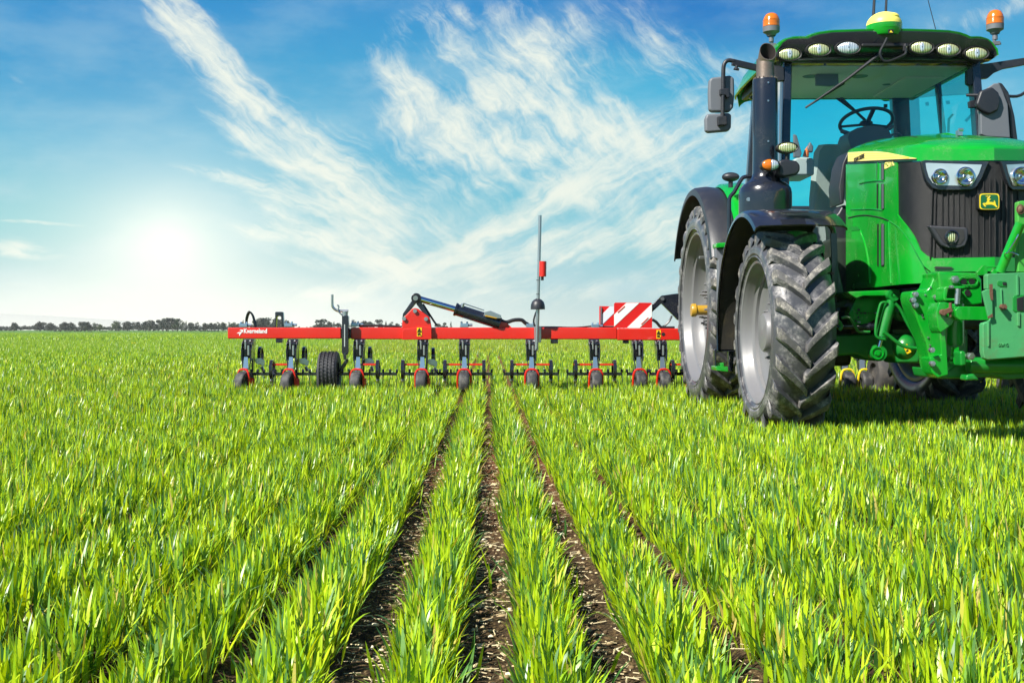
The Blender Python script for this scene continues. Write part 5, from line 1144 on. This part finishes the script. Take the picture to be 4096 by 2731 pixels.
for k in range(40):
    a = 2*pi*k/40
    for g_ in range(5):
        x0 = cxg-.245*.38+(g_+.5)*.245*.76/5; aa = a+(.07 if g_ % 2 else 0); b.box((x0, YH-.05-.2705*cos(aa), .265+.2705*sin(aa)), (.030,.003,.010), Matrix.Rotation(-aa, 3, 'X'))
b.build('tread_sipe', M_ink, tw_, smooth=0)
# red fold bracket with black A-frame and hydraulic cylinder
fb = hp([z4(*p) for p in [(1983,672),(1983,455),(2085,348),(2118,340),(2150,348),(2258,430),(2276,455),(2290,545),(2290,668)]], YH-.05, .05, 'fold_bracket', M_red, bev=.008)
hp([z4(*p) for p in [(1983,590),(1995,560),(2110,550),(2150,530),(2290,545),(2290,668),(1983,672)]], YH-.062, .02, 'fold_bracket_face', M_red, fb, .006)
b = B()
for x_, y_ in ((2117,372),(2003,452),(2232,455)): c = PW(*z4(x_, y_), YH-.05); b.cyl(c, c-Vector((0,.025,0)), .024, 14)
b.build_split('pivot_pin', M_steel, fb)
af = B(); af.pp([z4(*p) for p in [(2097,245),(2125,210),(2160,230),(2166,250),(2120,300),(2040,400),(1985,440),(1990,400)]], YH+.02, .05); af.pp([z4(*p) for p in [(2140,280),(2175,265),(2270,430),(2280,530),(2230,430),(2130,300)]], YH-.02, .03); af.cyl(PW(*z4(2130,238), YH-.04), PW(*z4(2130,238), YH+.1), .062, 20); afo = af.build('fold_link', M_gloss, H, bevel=.005)
b = B(); b.cyl(PW(*z4(2122,238), YH-.045), PW(*z4(2122,238), YH-.07), .030, 14); b.build('link_pin', M_steel, afo)
b = B(); b.tube(smoothpath([PW(*z4(x, y), YH+.04) for x, y in [(2200,300),(2290,440),(2330,500),(2352,520)]], 3), .014, 6); b.build('fold_hose', M_hose, H)
cyA, cyB, cyC = PW(*z4(2160,245), YH+.02), PW(*z5(172,320), YH+.02), PW(*z5(590,452), YH+.02)
b = B(); b.cyl(cyA, cyB+(cyC-cyB)*.05, .038, 18); rod = b.build('cylinder_rod', M_chrome, H)
b = B(); b.cyl(cyB, cyC, .072, 24); b.cyl(cyB-(cyC-cyB)*.02, cyB+(cyC-cyB)*.03, .080, 24); cyl_ = b.build('hydraulic_cylinder', M_gloss, H, smooth=40)
b = B(); b.tube([PW(*z5(240,262), YH-.03), PW(*z5(440,330), YH-.03)], .008, 6); b.cyl(PW(*z5(232,300), YH-.02), PW(*z5(240,262), YH-.02), .02, 10); b.pp([z5(*p) for p in [(440,345),(500,332),(600,375),(600,405),(560,405),(440,380)]], YH-.08, .07); b.build('valve_block', M_steel, cyl_, bevel=.004)
hp([z5(*p) for p in [(455,372),(560,398),(555,408),(445,385)]], YH-.085, .05, 'brass_fitting', M_amberm, cyl_, .003)
hp([z5(*p) for p in [(570,437),(590,432),(655,447),(700,492),(570,492)]], YH-.0, .05, 'cylinder_lug', M_red)
b = B(); b.tube(smoothpath([PW(*z5(x, y), YH+.03) for x, y in [(500,405),(570,410),(640,440),(720,420),(790,420),(830,450),(880,480),(910,488)]], 5), .024, 10); b.tube(smoothpath([PW(*z5(x, y), YH+.07) for x, y in [(910,485),(1100,486),(1300,490),(1450,478),(1550,482),(1660,484)]], 3), .011, 6); b.tube(smoothpath([PW(*z4(x, y), YH+.08) for x, y in [(1530,527),(1700,524),(1850,530),(1960,530),(1990,500)]], 3), .016, 6); b.build_split('hydraulic_hose', M_hose, H)
# marker mast
ms = B(); ms.cyl(PW(540.1, 215, YH-.09), PW(537.5, 330, YH-.09), .020, 12); ms.cyl(PW(538.0, 305, YH-.11), PW(536.4, 349.8, YH-.11), .023, 12); mast = ms.build('mast', M_steel, H, smooth=40)
c = PW(537.8, 308.8, YH-.09); b = B(); b.lathe([(.0,-.004),(.087,-.002),(.087,.02),(.084,.055),(.07,.092),(.045,.116),(.02,.128),(.0,.131)], c, 'z', 28); b.build('mast_dome', M_black, mast, smooth=60)
b = B(); b.cyl(PW(542.8, 261, YH-.09), PW(542.6, 276.2, YH-.09), .045, 20); o_ = b.build('beacon_box', M_red, mast, smooth=40); b = B(); b.cyl(PW(542.4, 276, YH-.09), PW(542.3, 280, YH-.09), .018, 10); b.build('cable_gland', M_black, o_)
b = B()
for v_ in (279.5, 293.5): b.cyl(PW(537.9, v_, YH-.09), PW(537.9, v_+.5, YH-.09), .0225, 12)
b.tube(smoothpath([PW(*z5(x, y), YH-.07) for x, y in [(938,322),(915,380),(905,430),(915,480)]], 4), .012, 6); b.build_split('mast_band', M_hose, mast)
b = B(); b.bx(XH(534), XH(541), YH-.08, YH-.02, ZH(342), ZH(326)); b.build('mast_clamp', M_steel, mast, bevel=.005)
# warning boards
def board(pts, Y_, stripes, lab):
    b_ = hp(pts, Y_, .012, 'warning_board', M_wred, bev=.001, lab=lab); return b_
fz = lambda x, y: z6(x, y)
bd1 = board([fz(*p) for p in [(1062,1080),(1075,1068),(1448,1070),(1460,1082),(1460,1334),(1060,1334)]], YH+.006, 0, 'front red and white striped warning board')
b = B(); b.prism([PW(*fz(*p), YH+.002) for p in [(1190,1072),(1325,1072),(1063,1318),(1063,1195)]], (0,.004,0)); b.prism([PW(*fz(*p), YH+.002) for p in [(1457,1082),(1457,1215),(1328,1332),(1195,1332)]], (0,.004,0)); b.build_split('white_stripe', M_white, bd1, smooth=0)
b = B(); b.beam(PW(*fz(1100,1172), YH-.002), PW(*fz(1174,1105), YH-.002), .002, .010, (0,0,1)); b.beam(PW(*fz(1345,1297), YH-.002), PW(*fz(1420,1225), YH-.002), .002, .010); b.build_split('board_print', M_wred, bd1)
bd2 = board([fz(*p) for p in [(908,1105),(1060,1108),(1060,1312),(908,1312)]], YH+.22, 0, 'rear red and pale blue striped warning board, half hidden')
b = B(); b.prism([PW(*fz(*p), YH+.216) for p in [(1018,1108),(1060,1108),(1060,1180),(935,1302),(935,1192)]], (0,.004,0)); b.build('pale_stripe', M_wblue, bd2, smooth=0)
b = B(); b.prism([PW(*fz(*p), YH+.20) for p in [(922,1112),(934,1116),(930,1306),(918,1306)]], (0,.02,0)); b.build('board_post', M_mgrey, bd2)
# warning stickers
for zz, x0, x1, y0, y1 in ((z4,2137,2188,545,637),(z5,2060,2101,513,594)):
    Y_ = YH-.064 if zz is z4 else YH-.0155
    s_ = hp([zz(x0,y0),zz(x1,y0),zz(x1,y1),zz(x0,y1)], Y_-.002, .002, 'warning_sticker', M_sticker, bev=0); xm, ym = (x0+x1)/2, (y0+y1)/2; w_ = (x1-x0)*.36
    b = B(); tr_ = [(xm,y0+6),(xm+w_,ym-8),(xm-w_,ym-8)]; b.tube([PW(*zz(*p), Y_-.004) for p in tr_], .006, 5, closed=True); b.tube([PW(*zz(xm,y0+18), Y_-.004), PW(*zz(xm,ym-14), Y_-.004)], .006, 5)
    b.tube([PW(*zz(xm-w_,ym+10), Y_-.004), PW(*zz(xm+w_,y1-10), Y_-.004)], .006, 5); b.tube([PW(*zz(xm+w_*.5,ym+8), Y_-.004), PW(*zz(xm-w_,y1-14), Y_-.004)], .006, 5); b.tube([PW(*zz(x0+3,ym), Y_-.004), PW(*zz(x1-3,ym), Y_-.004)], .003, 4); b.build('sticker_mark', M_ink, s_)
c = PW(*z5(2125,553), YH-.016); b = B(); b.lathe([(.0001,-.002),(.022,-.002),(.022,.004)], c, 'y', 20); b.build('beam_hole', M_ink, H)
# black linkage at the tractor end
dl = B(); dl.pp([z5(*p) for p in [(2092,205),(2110,190),(2240,172),(2400,160),(2400,420),(2260,420),(2228,385),(2105,262)]], YH-.02, .06); dl.pp([z5(*p) for p in [(2020,275),(2090,205),(2125,235),(2110,262),(2020,345)]], YH+.06, .05); dlo = dl.build('drawbar_linkage', M_gloss, H, bevel=.005)
b = B(); c = PW(*z5(2116,220), YH-.02); b.cyl(c, c-Vector((0,.02,0)), .022, 14); b.build('linkage_pin', M_steel, dlo)
b = B(); b.tube(smoothpath([PW(*z5(x, y), YH+.03) for x, y in [(2020,415),(2060,440),(2100,485),(2150,492),(2230,492)]], 4), .018, 8); b.tube(smoothpath([PW(*z5(x, y), YH+.06) for x, y in [(2205,380),(2180,430),(2140,470),(2120,480)]], 4), .013, 6); b.build_split('hydraulic_hose', M_hose, dlo)
for x0, x1 in ((1065,1135),(1745,1800)): hp([z5(x0,600),z5(x1,600),z5(x1,640),z5(x0,640)], YH+.01, .1, 'beam_plug', M_gloss, bev=.004)
hp([z4(662,660),z4(730,660),z4(730,705),z4(662,705)], YH+.01, .1, 'beam_plug', M_gloss, bev=.004)
# row units
def unit(u, tilt, rings, bar, fork=M_red, big=False, z_=0.0):
    X_ = XH(u); rg = random.Random(int(u*10)); t = tilt
    f = B()      # black parallelogram hanger
    zb = ZH(338.5); z2_ = ZH(357); z3_ = ZH(366)
    f.bx(X_-.065, X_+.065, YH-.01, YH+.12, zb-.085, zb); f.cyl((X_-.07, YH-.03, zb-.06), (X_+.07, YH-.03, zb-.06), .022, 10)
    for s_ in (-1, 1):
        f.prism([(X_+s_*.055, YH-.03, zb-.02), (X_+s_*.055, YH+.10, zb-.02), (X_+s_*.052, YH-.02, z2_-.02), (X_+s_*.050, YH-.14, z2_-.04), (X_+s_*.052, YH-.14, z2_+.10)], (.012*s_, 0, 0))
        f.prism([(X_+s_*.056, YH-.10, z2_+.17), (X_+s_*.056, YH-.06, z2_+.2), (X_+s_*.035, YH-.10, z3_-.03), (X_+s_*.035, YH-.16, z3_-.03)], (.010*s_, 0, 0))
    f.box((X_, YH-.0, z2_+.10), (.10,.05,.22)); f.box((X_-.03, YH-.04, z2_+.03), (.05,.05,.13)); f.box((X_+.045, YH+.06, z2_-.03), (.02,.10,.30)); f.cyl((X_-.06, YH-.05, z2_+.05), (X_+.06, YH-.05, z2_+.05), .015, 8)
    un = f.build('row_unit', M_gloss, H, bevel=.004)
    b = B(); b.cyl((X_-.02, YH-.08, z2_+.10), (X_-.02, YH-.08, z2_+.20), .012, 8); b.cyl((X_+.02, YH-.09, z2_+.03), (X_+.02, YH-.09, z2_+.15), .016, 10)
    for s_ in (-1,1): b.cyl((X_+s_*.03, YH-.05, zb-.035), (X_+s_*.03, YH-.04, zb-.02), .014, 6); b.cyl((X_+s_*.020, YH-.185, z3_-.02), (X_+s_*.020, YH-.17, z3_-.02), .010, 8)
    b.build_split('unit_bolt', M_steel, un)
    b = B(); b.prism([(X_-.022, YH-.15, z2_+.01), (X_+.022, YH-.15, z2_+.01), (X_+.034, YH-.17, z3_-.05), (X_-.034, YH-.17, z3_-.05)], (0,.02,0)); b.build('shin_plate', M_blue, un)
    # press wheel in its painted fork, turned by tilt
    R_ = Matrix.Rotation(t, 3, 'Z'); R0 = .145; cz = .155; cy = YH-.24
    pw = tyre_x(0, 0, 0, R0, .125, 'press_wheel', un, mat('press_wheel_rubber', (.028,.029,.032), .62, bump=.3, dirt=(.3,.28,.24), dscale=12, damt=.45), 0, .45)
    org = Vector((.6, YH, 0)); pw.data.transform(Matrix.Translation(Vector((X_, cy, cz))-org) @ R_.to_4x4() @ Matrix.Translation(org))
    pth = [Vector(p) for p in [(-.078,.02,-.06),(-.080,-.01,.06),(-.072,-.02,.125),(-.040,-.02,.165),(.040,-.02,.165),(.072,-.02,.125),(.080,-.01,.06),(.078,.02,-.09)]]
    b = B(); b.tube([R_@p+Vector((X_, cy, cz)) for p in smoothpath(pth, 3)], .013, 6); b.prism([R_@Vector(p)+Vector((X_, cy, cz)) for p in ((.072,-.03,.07),(.088,.06,.06),(.088,.08,-.11),(.072,-.01,-.13))], (.008,0,0)); b.build('wheel_fork', fork, un)
    # shield rings, cross rod
    for s_ in rings:
        xr = X_+s_*.235; b = B(); b.lathe([(.118,-.020),(.118,.020),(.100,.020),(.100,-.020),(.118,-.020)], (xr, YH-.10, .315), 'x', 36); b.build('guard_ring', M_gloss, un, smooth=30)
        b = B(); b.tube([(xr, YH-.1, .20), (xr+.005, YH-.09, .17), (xr, YH-.1, .02)], .008, 6); b.cyl((xr-.02, YH-.1, .185), (xr+.02, YH-.1, .185), .022, 8); b.build('hoe_tine', M_steel, un)
    if rings:
        x0 = min(0, min(rings))*.235-.02*(min(rings) < 0); x1 = max(0, max(rings))*.235+.02*(max(rings) > 0); b = B(); b.beam((X_+x0, YH-.13, .378), (X_+x1, YH-.13, .378), .012, .024); b.build('cross_rod', M_red, un, bevel=.002)
    if bar:
        x0, x1 = bar; b = B(); b.beam((X_+x0, YH-.06, .262), (X_+x1, YH-.06, .262), .03, .036)
        n_ = max(2, int(round((x1-x0)/.085)))
        for k in range(n_+1):
            xk = X_+x0+(x1-x0)*k/n_
            b.lathe([(.022,-.012),(.022,.012)], (xk, YH-.075, .298), 'x', 14); b.tube([(xk, YH-.07, .28), (xk+rg.uniform(-.004,.004), YH-.10, .16), (xk+rg.uniform(-.01,.01), YH-.07, .04)], .005, 5)
        b.build('tine_bar', M_gloss, un, smooth=30)
    return un
for u, t, rings, bar in [(248.5,-.42,(),(.05,.28)),(293,-.30,(-1,),(-.20,.30)),(359.5,-.16,(1,),(-.28,.46)),(423,-.08,(-1,),(-.25,.30)),(464.6,0,(-1,1),(-.33,.33)),(531,.02,(-1,1),(-.33,.33)),(594,.05,(-1,1),(-.33,.33)),(637,.10,(),(-.13,.12)),(660.5,.12,(),(-.14,.26)),(690,.1,(-1,),(-.2,.2))]:
    unit(u, t, rings, bar)
# side brackets of the turned left-hand units
for (x, y) in ((445,870),(905,870),(1590,870),(2250,880)):
    b = B(); b.pp([z4(x+p, y+q_) for p, q_ in [(0,0),(55,-8),(100,25),(98,70),(70,78),(60,60),(20,55),(0,40)]], YH+.02, .02); b.cyl(PW(*z4(x+70,y+85), YH), PW(*z4(x+85,y+130), YH+.02), .02, 8); b.build('side_bracket', M_steel, H, bevel=.003)
    b = B(); c = PW(*z4(x+58, y-30), YH+.35); b.lathe([(.115,-.02),(.115,.02),(.097,.02),(.097,-.02),(.115,-.02)], c, 'x', 32); b.build('guard_ring', M_gloss, H, smooth=30)
for u, t in ((841,.05),(858,.1),(998,.1),(1040,.1),(1100,.1),(1165,.1),(1240,.1)): unit(u, t, (), (-.2,.2) if u > 900 else (), M_yellow)
tw2 = tyre_x(XH(868), YH-.45, .26, .255, .20, 'support_tyre', H, mat('worn_wheel_rubber', (.045,.043,.042), .75, dirt=DUST, damt=.4), 0, .55)
b = B(); b.lathe([(.0001,0),(.25,0),(.25,.012),(.0001,.012)], (XH(880), YH-.30, .27), 'x', 36); b.build('steel_disc', M_steel, H)
HAZE = .0002

# ---------------------------------------------------------------- hazy air
b = B(); b.bx(-1410, 1410, -1410, 1410, -1.5, 31)
hz = b.build('haze', None, smooth=0); hm = bpy.data.materials.new('hazy_air'); hm.use_nodes = True; hm.node_tree.nodes.clear(); t = NT(hm.node_tree)
pv = t.new('ShaderNodeVolumePrincipled'); pv.inputs['Color'].default_value = (.97,.98,.92,1); pv.inputs['Density'].default_value = HAZE; pv.inputs['Anisotropy'].default_value = .0
o = t.new('ShaderNodeOutputMaterial'); t.l.new(pv.outputs[0], o.inputs['Volume']); hz.data.materials.clear(); hz.data.materials.append(hm)
tag(hz, kind='stuff'); tag(hz, 'thin pale haze over the far end of the field', 'haze')
